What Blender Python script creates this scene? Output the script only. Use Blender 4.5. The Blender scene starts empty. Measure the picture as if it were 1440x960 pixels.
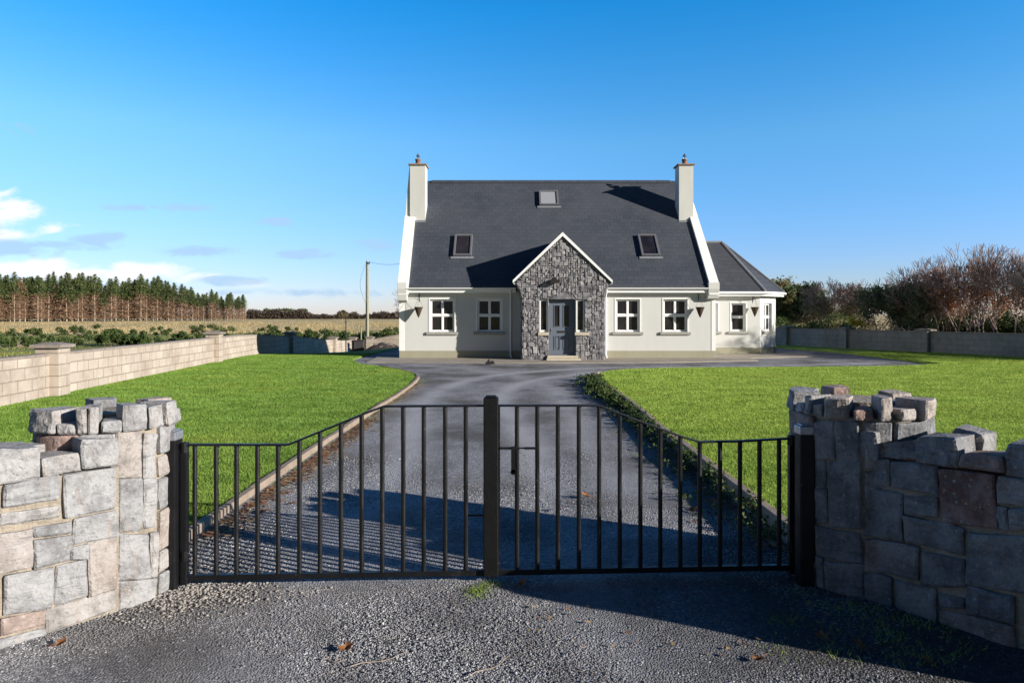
import bpy, bmesh, math, random
import numpy as np
from mathutils import Vector, Matrix, noise, Quaternion

C = bpy.context.scene.collection
S = bpy.context.scene
R = math.radians
rng = random.Random(7)
nr = np.random.RandomState(11)

# ---------------------------------------------------------------- camera
EYE = 1.7
FOC = 960.0      # focal length in photo pixels (photo 1440 wide)
HOR = 443.0      # horizon row
cam_d = bpy.data.cameras.new('camera')
cam_d.lens = 24.0
cam_d.sensor_width = 36.0
cam_d.shift_y = -(480 - HOR) / 1440.0
cam_d.clip_start = 0.05
cam_d.clip_end = 6000
cam = bpy.data.objects.new('camera', cam_d)
cam.location = (0, 0, EYE)
cam.rotation_euler = (R(90), 0, 0)
C.objects.link(cam)
S.camera = cam

# ---------------------------------------------------------------- light
SUN_EL = R(16.0)
SUN_AZ = math.atan2(0.9, -0.43)          # clockwise from +Y
sun_dir = Vector((math.sin(SUN_AZ) * math.cos(SUN_EL), math.cos(SUN_AZ) * math.cos(SUN_EL), math.sin(SUN_EL)))
sl = bpy.data.lights.new('sun', 'SUN')
sl.energy = 5.0
sl.angle = R(0.5)
sl.color = (1.0, 0.95, 0.88)
so = bpy.data.objects.new('sun', sl)
so.rotation_mode = 'QUATERNION'
so.rotation_quaternion = sun_dir.to_track_quat('Z', 'Y')
so.location = (20, -10, 20)
C.objects.link(so)

W = bpy.data.worlds.new('World')
S.world = W
W.use_nodes = True
wn = W.node_tree.nodes
wl = W.node_tree.links
wn.clear()


def wnode(t, **k):
    n = wn.new(t)
    for a, b in k.items():
        setattr(n, a, b)
    return n


def wmath(op, a, b=None, c=None, clamp=False):
    n = wnode('ShaderNodeMath', operation=op, use_clamp=clamp)
    for i, v in enumerate((a, b, c)):
        if v is None:
            continue
        if isinstance(v, (int, float)):
            n.inputs[i].default_value = v
        else:
            wl.new(v, n.inputs[i])
    return n.outputs[0]


def wramp(v, a, b, lo=0.0, hi=1.0):
    n = wnode('ShaderNodeMapRange', interpolation_type='SMOOTHSTEP')
    wl.new(v, n.inputs[0])
    n.inputs[1].default_value = a
    n.inputs[2].default_value = b
    n.inputs[3].default_value = lo
    n.inputs[4].default_value = hi
    return n.outputs[0]


SKY_STRENGTH = 0.085
sky = wnode('ShaderNodeTexSky', sky_type='NISHITA')
sky.sun_disc = False
sky.sun_elevation = SUN_EL
sky.sun_rotation = SUN_AZ
sky.altitude = 0
sky.air_density = 1.0
sky.dust_density = 0.15
sky.ozone_density = 3.0
hs = wnode('ShaderNodeHueSaturation')
hs.inputs['Hue'].default_value = 0.497
hs.inputs['Saturation'].default_value = 1.22
hs.inputs['Value'].default_value = 1.0
wl.new(sky.outputs[0], hs.inputs['Color'])
tc = wnode('ShaderNodeTexCoord')
sep = wnode('ShaderNodeSeparateXYZ')
wl.new(tc.outputs['Generated'], sep.inputs[0])
sx, sy_, sz = sep.outputs
hyp = wmath('SQRT', wmath('ADD', wmath('MULTIPLY', sx, sx), wmath('MULTIPLY', sy_, sy_)))
elev = wmath('DIVIDE', sz, wmath('MAXIMUM', hyp, 0.01))
azx = wmath('DIVIDE', sx, wmath('MAXIMUM', hyp, 0.01))
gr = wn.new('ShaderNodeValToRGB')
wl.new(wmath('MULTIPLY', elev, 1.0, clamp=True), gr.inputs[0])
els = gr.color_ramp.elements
SKYT = [(0.0, (.90, 0.92, 1.45)), (0.08, (.88, 0.99, 1.50)), (0.25, (1.15, 1.45, 1.62)), (0.45, (0.32, 1.46, 1.85)), (0.62, (0.22, 0.62, 1.0)), (1.0, (0.16, 0.36, 0.65))]  # last stops darken the sky overhead to deepen the shadows
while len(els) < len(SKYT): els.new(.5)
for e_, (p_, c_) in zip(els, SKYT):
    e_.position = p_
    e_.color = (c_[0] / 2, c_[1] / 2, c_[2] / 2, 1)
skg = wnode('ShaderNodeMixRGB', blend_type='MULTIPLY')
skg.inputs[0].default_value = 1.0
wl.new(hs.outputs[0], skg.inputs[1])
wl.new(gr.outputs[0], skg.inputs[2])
# southern sky behind the camera dimmed to deepen the shadows
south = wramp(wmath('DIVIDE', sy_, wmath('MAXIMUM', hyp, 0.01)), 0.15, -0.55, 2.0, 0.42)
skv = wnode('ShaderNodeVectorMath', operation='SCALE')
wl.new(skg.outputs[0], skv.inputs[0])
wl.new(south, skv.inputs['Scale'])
# milky veil rising from the western horizon
veil = wmath('MULTIPLY', wmath('MULTIPLY', wramp(elev, 0.42, 0.0), wramp(azx, 0.3, -0.8)), 0.28)
x0 = wnode('ShaderNodeMixRGB')
wl.new(veil, x0.inputs[0])
wl.new(skv.outputs[0], x0.inputs[1])
x0.inputs[2].default_value = (4.9, 5.9, 7.9, 1)
ynz = wmath('MAXIMUM', sy_, 0.02)
ta = wmath('DIVIDE', sx, ynz)
te = wmath('DIVIDE', sz, ynz)
cn = wnode('ShaderNodeCombineXYZ')
wl.new(wmath('MULTIPLY', ta, 13.0), cn.inputs[0])
wl.new(wmath('MULTIPLY', te, 34.0), cn.inputs[2])
cnz = wnode('ShaderNodeTexNoise')
cnz.inputs['Scale'].default_value = 1.0
cnz.inputs['Detail'].default_value = 9
cnz.inputs['Roughness'].default_value = 0.6
cnz.inputs['Distortion'].default_value = 0.6
wl.new(cn.outputs[0], cnz.inputs['Vector'])
warp = wmath('SUBTRACT', cnz.outputs['Fac'], 0.5)


def blobs(lst):
    acc = None
    for (px, py, rx, ry, amp) in lst:
        a0, e0, ra_, re_ = (px - 720) / FOC, (HOR - py) / FOC, rx / FOC, ry / FOC
        u = wmath('POWER', wmath('DIVIDE', wmath('SUBTRACT', ta, a0), ra_), 2.0)
        v = wmath('POWER', wmath('ABSOLUTE', wmath('DIVIDE', wmath('SUBTRACT', te, e0), re_)), 2.0)
        g = wmath('MULTIPLY', wmath('EXPONENT', wmath('MULTIPLY', wmath('ADD', u, v), -1.0)), amp)
        acc = g if acc is None else wmath('MAXIMUM', acc, g)
    return acc


grey = blobs([(225, 291, 75, 7, .8), (120, 338, 60, 13, .9), (285, 353, 60, 8, .85), (382, 312, 40, 6, .75), (425, 357, 42, 7, .85), (535, 346, 45, 9, .85), (430, 412, 130, 7, .75), (20, 350, 70, 14, 1.0), (12, 190, 40, 22, .45), (330, 395, 60, 8, .6), (-120, 330, 110, 30, .9)])
white = blobs([(15, 298, 50, 20, 1.05), (75, 322, 38, 12, .8), (0, 330, 60, 10, .9), (25, 378, 85, 17, 1.1), (190, 384, 95, 15, 1.0), (110, 388, 80, 14, .9), (350, 398, 40, 7, .5), (-110, 290, 120, 45, 1.0), (-260, 360, 140, 40, 1.0)])
gm = wramp(wmath('ADD', grey, wmath('MULTIPLY', wmath('MULTIPLY', warp, wramp(grey, 0.02, 0.35)), 3.0)), 0.20, 0.85, 0.0, 0.75)
wm = wramp(wmath('ADD', white, wmath('MULTIPLY', wmath('MULTIPLY', warp, wramp(white, 0.02, 0.35)), 2.6)), 0.22, 0.95, 0.0, 0.85)
front = wramp(sy_, 0.02, 0.15)
x1 = wnode('ShaderNodeMixRGB')
wl.new(wmath('MULTIPLY', wm, front), x1.inputs[0])
wl.new(x0.outputs[0], x1.inputs[1])
x1.inputs[2].default_value = (7.7, 7.6, 7.8, 1)
x2 = wnode('ShaderNodeMixRGB')
wl.new(wmath('MULTIPLY', gm, front), x2.inputs[0])
wl.new(x1.outputs[0], x2.inputs[1])
x2.inputs[2].default_value = (3.1, 4.6, 6.3, 1)
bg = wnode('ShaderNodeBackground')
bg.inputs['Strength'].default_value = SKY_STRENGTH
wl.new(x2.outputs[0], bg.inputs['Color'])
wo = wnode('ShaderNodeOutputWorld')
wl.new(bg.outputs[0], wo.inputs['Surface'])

S.view_settings.view_transform = 'Standard'
S.view_settings.look = 'None'
S.view_settings.exposure = 0.75
S.view_settings.gamma = 1.0
S.view_settings.use_curve_mapping = False


# ---------------------------------------------------------------- helpers
def sm(a, b, t):
    t = min(1.0, max(0.0, (t - a) / (b - a)))
    return t * t * (3 - 2 * t)


def TZ(x, y):
    """terrain height"""
    a = sm(26, 52, y) * sm(-4.0, -10.5, x) if x < -4.0 else 0.0
    b = sm(42, 64, y)
    z = -1.05 * max(a, b)
    z += 0.85 * sm(100, 240, y)
    return z


def X_at(px, Y):
    return (px - 720.0) / FOC * Y


def P(px, py, Y):
    return Vector(((px - 720.0) / FOC * Y, Y, EYE - (py - HOR) / FOC * Y))


def G(px, py, z=0.0):
    Y = (EYE - z) * FOC / (py - HOR)
    return Vector(((px - 720.0) / FOC * Y, Y, z))


class MB:
    """mesh builder"""

    def __init__(self):
        self.v = []
        self.f = []
        self.t = []
        self.tint = 0.5

    def face(self, idx, tint=None):
        self.f.append(tuple(idx))
        self.t.append(self.tint if tint is None else tint)

    def poly(self, pts, tint=None):
        b = len(self.v)
        self.v += [tuple(p) for p in pts]
        self.face(range(b, b + len(pts)), tint)

    def box(self, x0, x1, y0, y1, z0, z1, M=None):
        if x0 > x1: x0, x1 = x1, x0
        if y0 > y1: y0, y1 = y1, y0
        if z0 > z1: z0, z1 = z1, z0
        b = len(self.v)
        c = [(x0, y0, z0), (x1, y0, z0), (x1, y1, z0), (x0, y1, z0), (x0, y0, z1), (x1, y0, z1), (x1, y1, z1), (x0, y1, z1)]
        if M is not None:
            c = [tuple(M @ Vector(p)) for p in c]
        self.v += c
        for q in ((0, 3, 2, 1), (4, 5, 6, 7), (0, 1, 5, 4), (1, 2, 6, 5), (2, 3, 7, 6), (3, 0, 4, 7)):
            self.face([b + i for i in q])

    def prism(self, pts, vec):
        """closed prism from polygon pts (3D) extruded by vec"""
        n = len(pts)
        b = len(self.v)
        vec = Vector(vec)
        self.v += [tuple(p) for p in pts] + [tuple(Vector(p) + vec) for p in pts]
        nrm = Vector((0, 0, 0))
        for i in range(n):
            p = Vector(pts[i]); q = Vector(pts[(i + 1) % n])
            nrm += Vector(p).cross(q)
        flip = nrm.dot(vec) > 0
        if flip:
            self.face([b + i for i in reversed(range(n))])
            self.face([b + n + i for i in range(n)])
        else:
            self.face([b + i for i in range(n)])
            self.face([b + n + i for i in reversed(range(n))])
        for i in range(n):
            j = (i + 1) % n
            q = [b + i, b + j, b + n + j, b + n + i]
            self.face(q if flip else q[::-1])

    def tube(self, a, b, r0, r1=None, n=8, caps=True):
        a = Vector(a); b = Vector(b)
        if r1 is None: r1 = r0
        d = (b - a)
        if d.length < 1e-6: return
        d.normalize()
        u = d.orthogonal().normalized()
        w = d.cross(u)
        s = len(self.v)
        for p, r in ((a, r0), (b, r1)):
            for i in range(n):
                t = 2 * math.pi * i / n
                self.v.append(tuple(p + (u * math.cos(t) + w * math.sin(t)) * r))
        for i in range(n):
            j = (i + 1) % n
            self.face((s + i, s + j, s + n + j, s + n + i))
        if caps:
            self.face([s + i for i in reversed(range(n))])
            self.face([s + n + i for i in range(n)])

    def path(self, pts, r, n=6):
        for i in range(len(pts) - 1):
            self.tube(pts[i], pts[i + 1], r, r, n)

    def lathe(self, prof, c=(0, 0, 0), n=24):
        s = len(self.v)
        c = Vector(c)
        for (r, z) in prof:
            for i in range(n):
                t = 2 * math.pi * i / n
                self.v.append((c.x + r * math.cos(t), c.y + r * math.sin(t), c.z + z))
        for k in range(len(prof) - 1):
            for i in range(n):
                j = (i + 1) % n
                self.face((s + k * n + i, s + k * n + j, s + (k + 1) * n + j, s + (k + 1) * n + i))
        self.face([s + i for i in reversed(range(n))])
        self.face([s + (len(prof) - 1) * n + i for i in range(n)])

    def build(self, name, mat, parent=None, smooth=False, bevel=0.0):
        me = bpy.data.meshes.new(name)
        me.from_pydata(self.v, [], self.f)
        me.update()
        nf = len(me.polygons)
        nl = len(me.loops)
        if nl:
            lv = np.empty(nl, dtype=np.int32); me.loops.foreach_get('vertex_index', lv)
            co = np.empty(len(me.vertices) * 3, dtype=np.float32); me.vertices.foreach_get('co', co); co = co.reshape(-1, 3)
            nn = np.empty(nf * 3, dtype=np.float32); me.polygons.foreach_get('normal', nn); nn = nn.reshape(-1, 3)
            lt = np.empty(nf, dtype=np.int32); me.polygons.foreach_get('loop_total', lt)
            ln = np.repeat(nn, lt, axis=0)
            tx = -ln[:, 1]; ty = ln[:, 0]
            L = np.sqrt(tx * tx + ty * ty)
            flat = L < 1e-3
            tx = np.where(flat, 1.0, tx / np.maximum(L, 1e-6)); ty = np.where(flat, 0.0, ty / np.maximum(L, 1e-6))
            T = np.stack([tx, ty, np.zeros_like(tx)], 1)
            B = np.cross(ln, T)
            p = co[lv]
            uv = np.stack([(p * T).sum(1), (p * B).sum(1)], 1).astype(np.float32)
            ul = me.uv_layers.new(name='UVMap')
            ul.data.foreach_set('uv', uv.ravel())
            at = me.attributes.new('tint', 'FLOAT', 'FACE')
            at.data.foreach_set('value', np.array(self.t, dtype=np.float32))
        if mat: me.materials.append(mat)
        if smooth:
            me.polygons.foreach_set('use_smooth', np.ones(nf, dtype=bool))
        o = bpy.data.objects.new(name, me)
        C.objects.link(o)
        if parent: o.parent = parent
        if bevel > 0:
            m = o.modifiers.new('bevel', 'BEVEL')
            m.width = bevel
            m.segments = 2
            m.limit_method = 'ANGLE'
        return o


def npmesh(name, verts, faces, mat, tint=None, parent=None, smooth=False, k=3):
    """verts (N,3), faces (M,k) numpy"""
    me = bpy.data.meshes.new(name)
    me.vertices.add(len(verts))
    me.vertices.foreach_set('co', verts.astype(np.float32).ravel())
    me.loops.add(faces.size)
    me.loops.foreach_set('vertex_index', faces.astype(np.int32).ravel())
    me.polygons.add(len(faces))
    me.polygons.foreach_set('loop_start', np.arange(0, faces.size, k, dtype=np.int32))
    me.polygons.foreach_set('loop_total', np.full(len(faces), k, dtype=np.int32))
    if smooth:
        me.polygons.foreach_set('use_smooth', np.ones(len(faces), dtype=bool))
    me.update(calc_edges=True)
    if tint is not None:
        at = me.attributes.new('tint', 'FLOAT', 'FACE')
        at.data.foreach_set('value', tint.astype(np.float32))
    me.materials.append(mat)
    o = bpy.data.objects.new(name, me)
    C.objects.link(o)
    if parent: o.parent = parent
    return o


def tag(o, label=None, cat=None, group=None, kind=None):
    if label: o['label'] = label
    if cat: o['category'] = cat
    if group: o['group'] = group
    if kind: o['kind'] = kind
    return o


def thing(name, label, cat, loc=(0, 0, 0), group=None):
    o = bpy.data.objects.new(name, None)
    o.location = loc
    o.empty_display_size = 0.2
    C.objects.link(o)
    return tag(o, label, cat, group)


def adopt(o, parent):
    """parent a mesh whose vertices are in world coordinates to an empty away from the origin"""
    o.parent = parent
    o.matrix_parent_inverse = Matrix.Translation(-Vector(parent.location))
    return o


def copy_tree(o, parent=None):
    c = o.copy()
    C.objects.link(c)
    c.parent = parent
    for ch in list(o.children):
        copy_tree(ch, c)
    return c


# ---------------------------------------------------------------- materials
class NT:
    def __init__(self, name):
        self.m = bpy.data.materials.new(name)
        self.m.use_nodes = True
        self.n = self.m.node_tree.nodes
        self.l = self.m.node_tree.links
        self.n.clear()
        self.out = self.n.new('ShaderNodeOutputMaterial')
        self.b = self.n.new('ShaderNodeBsdfPrincipled')
        self.l.new(self.b.outputs[0], self.out.inputs[0])
        self.tc = self.n.new('ShaderNodeTexCoord')

    def coord(self, kind='Object', scale=(1, 1, 1), rot=(0, 0, 0), loc=(0, 0, 0)):
        mp = self.n.new('ShaderNodeMapping')
        if kind == 'Position':
            g = self.n.new('ShaderNodeNewGeometry')
            self.l.new(g.outputs['Position'], mp.inputs[0])
        else:
            self.l.new(self.tc.outputs[kind], mp.inputs[0])
        mp.inputs['Scale'].default_value = scale
        mp.inputs['Rotation'].default_value = rot
        mp.inputs['Location'].default_value = loc
        return mp.outputs[0]

    def noise(self, vec, scale, detail=4, rough=0.55, dist=0.0):
        n = self.n.new('ShaderNodeTexNoise')
        self.l.new(vec, n.inputs['Vector'])
        n.inputs['Scale'].default_value = scale
        n.inputs['Detail'].default_value = detail
        n.inputs['Roughness'].default_value = rough
        n.inputs['Distortion'].default_value = dist
        return n.outputs['Fac']

    def voro(self, vec, scale, feature='F1', out='Distance', rnd=1.0):
        n = self.n.new('ShaderNodeTexVoronoi')
        n.feature = feature
        self.l.new(vec, n.inputs['Vector'])
        n.inputs['Scale'].default_value = scale
        n.inputs['Randomness'].default_value = rnd
        return n.outputs[out]

    def ramp(self, fac, stops):
        n = self.n.new('ShaderNodeValToRGB')
        self.l.new(fac, n.inputs[0])
        e = n.color_ramp.elements
        while len(e) < len(stops):
            e.new(0.5)
        for i, (p, c) in enumerate(stops):
            e[i].position = p
            e[i].color = (c[0], c[1], c[2], 1) if not isinstance(c, (int, float)) else (c, c, c, 1)
        return n.outputs[0]

    def rangev(self, v, a, b, lo=0.0, hi=1.0):
        n = self.n.new('ShaderNodeMapRange')
        self.l.new(v, n.inputs[0])
        for i, q in enumerate((a, b, lo, hi)):
            n.inputs[1 + i].default_value = q
        return n.outputs[0]

    def math(self, op, a, b=None):
        n = self.n.new('ShaderNodeMath')
        n.operation = op
        for i, v in enumerate((a, b)):
            if v is None: continue
            if isinstance(v, (int, float)):
                n.inputs[i].default_value = v
            else:
                self.l.new(v, n.inputs[i])
        return n.outputs[0]

    def mix(self, fac, a, b, mode='MIX'):
        n = self.n.new('ShaderNodeMixRGB')
        n.blend_type = mode
        for i, v in enumerate((fac, a, b)):
            if isinstance(v, (int, float)):
                n.inputs[i].default_value = v if i == 0 else (v, v, v, 1)
            elif isinstance(v, tuple):
                n.inputs[i].default_value = (v[0], v[1], v[2], 1)
            else:
                self.l.new(v, n.inputs[i])
        return n.outputs[0]

    def attr(self, name, out='Fac'):
        n = self.n.new('ShaderNodeAttribute')
        n.attribute_name = name
        return n.outputs[out]

    def bump(self, h, strength, dist=0.01, prev=None):
        n = self.n.new('ShaderNodeBump')
        n.inputs['Strength'].default_value = strength
        n.inputs['Distance'].default_value = dist
        self.l.new(h, n.inputs['Height'])
        if prev is not None:
            self.l.new(prev, n.inputs['Normal'])
        return n.outputs[0]

    def set(self, **k):
        for a, v in k.items():
            key = {'color': 'Base Color', 'rough': 'Roughness', 'normal': 'Normal', 'metal': 'Metallic', 'spec': 'Specular IOR Level', 'coat': 'Coat Weight', 'alpha': 'Alpha'}[a]
            i = self.b.inputs[key]
            if isinstance(v, (int, float)):
                i.default_value = v
            elif isinstance(v, tuple):
                i.default_value = (v[0], v[1], v[2], 1)
            else:
                self.l.new(v, i)
        return self.m


def simple(name, col, rough=0.6, var=0.15, scale=6.0, bump=0.1, bdist=0.004, bscale=None, metal=0.0, spec=0.4, kind='Position'):
    t = NT(name)
    v = t.coord(kind)
    n1 = t.noise(v, scale, 5)
    n2 = t.noise(v, scale * 9, 3)
    k = t.math('ADD', t.math('MULTIPLY', n1, 0.7), t.math('MULTIPLY', n2, 0.3))
    c = t.ramp(k, [(0.25, tuple(q * (1 - var) for q in col)), (0.75, tuple(min(1, q * (1 + var)) for q in col))])
    nb = t.noise(v, bscale or scale * 12, 4)
    return t.set(color=c, rough=rough, metal=metal, spec=spec, normal=t.bump(nb, bump, bdist))


def mat_render(name, col, streak=0.12):
    """painted render, faint dirt streaks and grain"""
    t = NT(name)
    v = t.coord('Position')
    vs = t.coord('Position', scale=(1.1, 1.1, 0.25))
    n1 = t.noise(v, 1.3, 5)
    n2 = t.noise(vs, 2.2, 5, 0.6)
    c = t.mix(t.rangev(n2, 0.45, 0.8, 0, streak), col, (col[0] * 0.62, col[1] * 0.6, col[2] * 0.55))
    c = t.mix(t.rangev(n1, 0.35, 0.75, 0, 0.14), c, (col[0] * 0.8, col[1] * 0.82, col[2] * 0.8))
    g = t.noise(v, 90, 3)
    return t.set(color=c, rough=0.85, spec=0.2, normal=t.bump(g, 0.25, 0.004))


M = {}
M['render'] = mat_render('cream_render', (0.585, 0.58, 0.545), 0.14)
M['plinth'] = mat_render('plinth_render', (0.34, 0.32, 0.23), 0.4)
M['white_render'] = mat_render('white_render', (0.80, 0.79, 0.75), 0.12)
M['white_pvc'] = simple('white_pvc', (0.82, 0.82, 0.80), 0.35, 0.03, 3, 0.02)
M['sill'] = simple('sill_concrete', (0.32, 0.31, 0.27), 0.85, 0.2, 8, 0.3)
M['kneeler'] = mat_render('kneeler_render', (0.62, 0.61, 0.57), 0.25)
M['chimney'] = mat_render('chimney_render', (0.57, 0.56, 0.52), 0.25)
M['cap'] = simple('chimney_cap_concrete', (0.26, 0.20, 0.16), 0.9, 0.25, 10, 0.3)
M['terracotta'] = simple('terracotta', (0.20, 0.10, 0.07), 0.8, 0.2, 12, 0.2)
M['cowl'] = simple('galvanised_cowl', (0.16, 0.19, 0.22), 0.45, 0.2, 20, 0.1, metal=0.6)
M['skylight_frame'] = simple('skylight_frame', (0.15, 0.15, 0.16), 0.5, 0.1, 10, 0.05, metal=0.2)
M['lead'] = simple('lead_flashing', (0.20, 0.21, 0.23), 0.6, 0.25, 9, 0.2)
M['door'] = simple('slate_blue_door_paint', (0.135, 0.155, 0.19), 0.35, 0.05, 3, 0.03)
M['black_metal'] = simple('black_gloss_paint', (0.006, 0.006, 0.007), 0.42, 0.3, 12, 0.25, 0.003, 40, spec=0.3)
def mat_black_paint():
    t = NT('chipped_black_paint')
    v = t.coord('Position')
    a = t.noise(v, 60, 4, .6); b = t.noise(v, 7, 3)
    m_ = t.math('MULTIPLY', t.rangev(a, .66, .72, 0, 1), t.rangev(b, .5, .65, 0, 1))
    c = t.mix(m_, (0.006, 0.006, 0.007), (0.22, 0.19, 0.17))
    c = t.mix(t.rangev(b, .6, .8, 0, .4), c, (0.03, 0.02, 0.016))
    return t.set(color=c, rough=t.rangev(b, .3, .7, .32, .6), spec=0.35, normal=t.bump(a, .4, .003))


M['black_metal'] = mat_black_paint()
M['dark_iron'] = simple('dark_iron', (0.02, 0.018, 0.016), 0.6, 0.3, 12, 0.2)
M['basket'] = simple('basket_liner', (0.07, 0.045, 0.028), 0.95, 0.4, 40, 0.9, 0.02)
M['step'] = simple('step_concrete', (0.50, 0.44, 0.33), 0.9, 0.18, 5, 0.3)
M['kerb'] = simple('kerb_concrete', (0.26, 0.20, 0.15), 0.9, 0.4, 5, 0.6)
M['mortar'] = simple('lime_mortar', (0.29, 0.245, 0.19), 0.95, 0.45, 14, 1.0, 0.02, 45)
M['mortar_dark'] = simple('porch_mortar', (0.16, 0.15, 0.13), 0.95, 0.3, 25, 0.6, 0.01, 60)
M['cap_block'] = simple('pier_cap_concrete', (0.24, 0.20, 0.17), 0.95, 0.35, 9, 0.7, 0.01)
M['wire'] = simple('wire_black', (0.015, 0.015, 0.015), 0.6, 0.1)
M['curtain'] = simple('net_curtain', (0.55, 0.52, 0.46), 0.9, 0.15, 10, 0.2)


def mat_glass():
    t = NT('window_glass')
    v = t.coord('Position')
    n = t.noise(v, 1.2, 3)
    c = t.ramp(n, [(0.35, (0.012, 0.012, 0.014)), (0.7, (0.035, 0.028, 0.03))])
    return t.set(color=c, rough=0.04, spec=0.55, normal=t.bump(t.noise(v, 2.0, 2), 0.05, 0.01))


M['glass'] = mat_glass()


def mat_slate(name, c0, c1, bw, rh, bumpd=0.012):
    t = NT(name)
    v = t.coord('UV')
    br = t.n.new('ShaderNodeTexBrick')
    t.l.new(v, br.inputs['Vector'])
    br.offset = 0.5
    br.inputs['Scale'].default_value = 1.0
    br.inputs['Brick Width'].default_value = bw
    br.inputs['Row Height'].default_value = rh
    br.inputs['Mortar Size'].default_value = 0.008
    br.inputs['Mortar Smooth'].default_value = 0.3
    br.inputs['Bias'].default_value = 0.0
    br.inputs['Color1'].default_value = (*c0, 1)
    br.inputs['Color2'].default_value = (*c1, 1)
    br.inputs['Mortar'].default_value = (c0[0] * 0.3, c0[1] * 0.3, c0[2] * 0.3, 1)
    # slate laps: sawtooth down the slope
    sp = t.n.new('ShaderNodeSeparateXYZ')
    t.l.new(v, sp.inputs[0])
    fr = t.math('FRACT', t.math('DIVIDE', sp.outputs[1], rh))
    big = t.noise(t.coord('Position'), 0.5, 5)
    fine = t.noise(t.coord('Position', scale=(1, 1, 1)), 14, 4)
    c = t.mix(t.rangev(big, 0.35, 0.7, 0, 0.6), br.outputs['Color'], (c1[0] * 1.3, c1[1] * 1.25, c1[2] * 1.15))
    c = t.mix(t.rangev(fine, 0.55, 0.8, 0, 0.4), c, (c0[0] * 1.7, c0[1] * 1.7, c0[2] * 1.6))
    h = t.math('ADD', t.math('MULTIPLY', t.math('SUBTRACT', 1.0, fr), 1.0), t.math('MULTIPLY', br.outputs['Fac'], -0.8))
    nrm = t.bump(h, 0.8, bumpd)
    nrm = t.bump(fine, 0.25, 0.006, nrm)
    return t.set(color=c, rough=0.62, spec=0.35, normal=nrm)


M['slate'] = mat_slate('roof_slate', (0.045, 0.052, 0.066), (0.060, 0.067, 0.082), 0.30, 0.24)
M['tile'] = mat_slate('roof_tile', (0.042, 0.046, 0.056), (0.058, 0.062, 0.074), 0.33, 0.34, 0.03)


def mat_stone(name, ramp, rough=0.9, scale=1.0, bump=0.9):
    t = NT(name)
    v = t.coord('Position', scale=(scale, scale, scale))
    tint = t.attr('tint')
    base = t.ramp(tint, ramp)
    n1 = t.noise(v, 7, 6, 0.62)
    n2 = t.noise(v, 45, 5, 0.6)
    n3 = t.noise(t.coord('Position', scale=(scale * 6, scale * 6, scale * 1.2)), 3, 5, 0.6)
    n4 = t.noise(t.coord('Position', scale=(scale * 1.5, scale * 1.5, scale * 9), rot=(0.3, 0.2, 0)), 2.2, 6, 0.7)
    sp1 = t.voro(v, 26)
    c = t.mix(t.rangev(n1, 0.40, 0.68, 0.0, 0.45), base, (0.42, 0.41, 0.40))
    c = t.mix(t.rangev(n1, 0.52, 0.34, 0.0, 0.55), c, (0.115, 0.11, 0.11))
    c = t.mix(t.rangev(n4, 0.56, 0.66, 0.0, 0.55), c, (0.12, 0.115, 0.115))
    c = t.mix(t.rangev(n3, 0.58, 0.72, 0.0, 0.5), c, (0.36, 0.26, 0.19))
    c = t.mix(t.math('MULTIPLY', t.rangev(sp1, 0.22, 0.12, 0.0, 0.6), t.rangev(n3, 0.42, 0.55, 0, 1)), c, (0.44, 0.43, 0.38))
    c = t.mix(t.rangev(n2, 0.56, 0.74, 0.0, 0.6), c, (0.075, 0.075, 0.075))
    c = t.mix(t.rangev(n2, 0.42, 0.30, 0.0, 0.4), c, (0.42, 0.40, 0.37))
    h = t.math('ADD', t.math('ADD', t.math('MULTIPLY', n1, 1.0), t.math('MULTIPLY', n2, 0.45)), t.math('MULTIPLY', n4, 0.5))
    return t.set(color=c, rough=rough, spec=0.2, normal=t.bump(h, bump, 0.03))


STONE_RAMP = [(0.0, (0.22, 0.22, 0.225)), (0.35, (0.31, 0.305, 0.305)), (0.6, (0.34, 0.315, 0.295)), (0.8, (0.33, 0.27, 0.23)), (1.0, (0.38, 0.22, 0.17))]
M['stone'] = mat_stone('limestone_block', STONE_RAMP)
M['stone_right'] = mat_stone('limestone_block_shade', [(0.0, (0.12, 0.125, 0.135)), (0.4, (0.19, 0.19, 0.195)), (0.65, (0.25, 0.22, 0.20)), (0.85, (0.29, 0.21, 0.17)), (1.0, (0.20, 0.085, 0.06))])  # darker copy of the limestone, the right wall's shade put into its colour
M['porch_stone'] = mat_stone('porch_stone', [(0.0, (0.09, 0.09, 0.10)), (0.4, (0.16, 0.155, 0.17)), (0.75, (0.23, 0.22, 0.23)), (1.0, (0.36, 0.34, 0.33))], bump=0.4)


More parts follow.
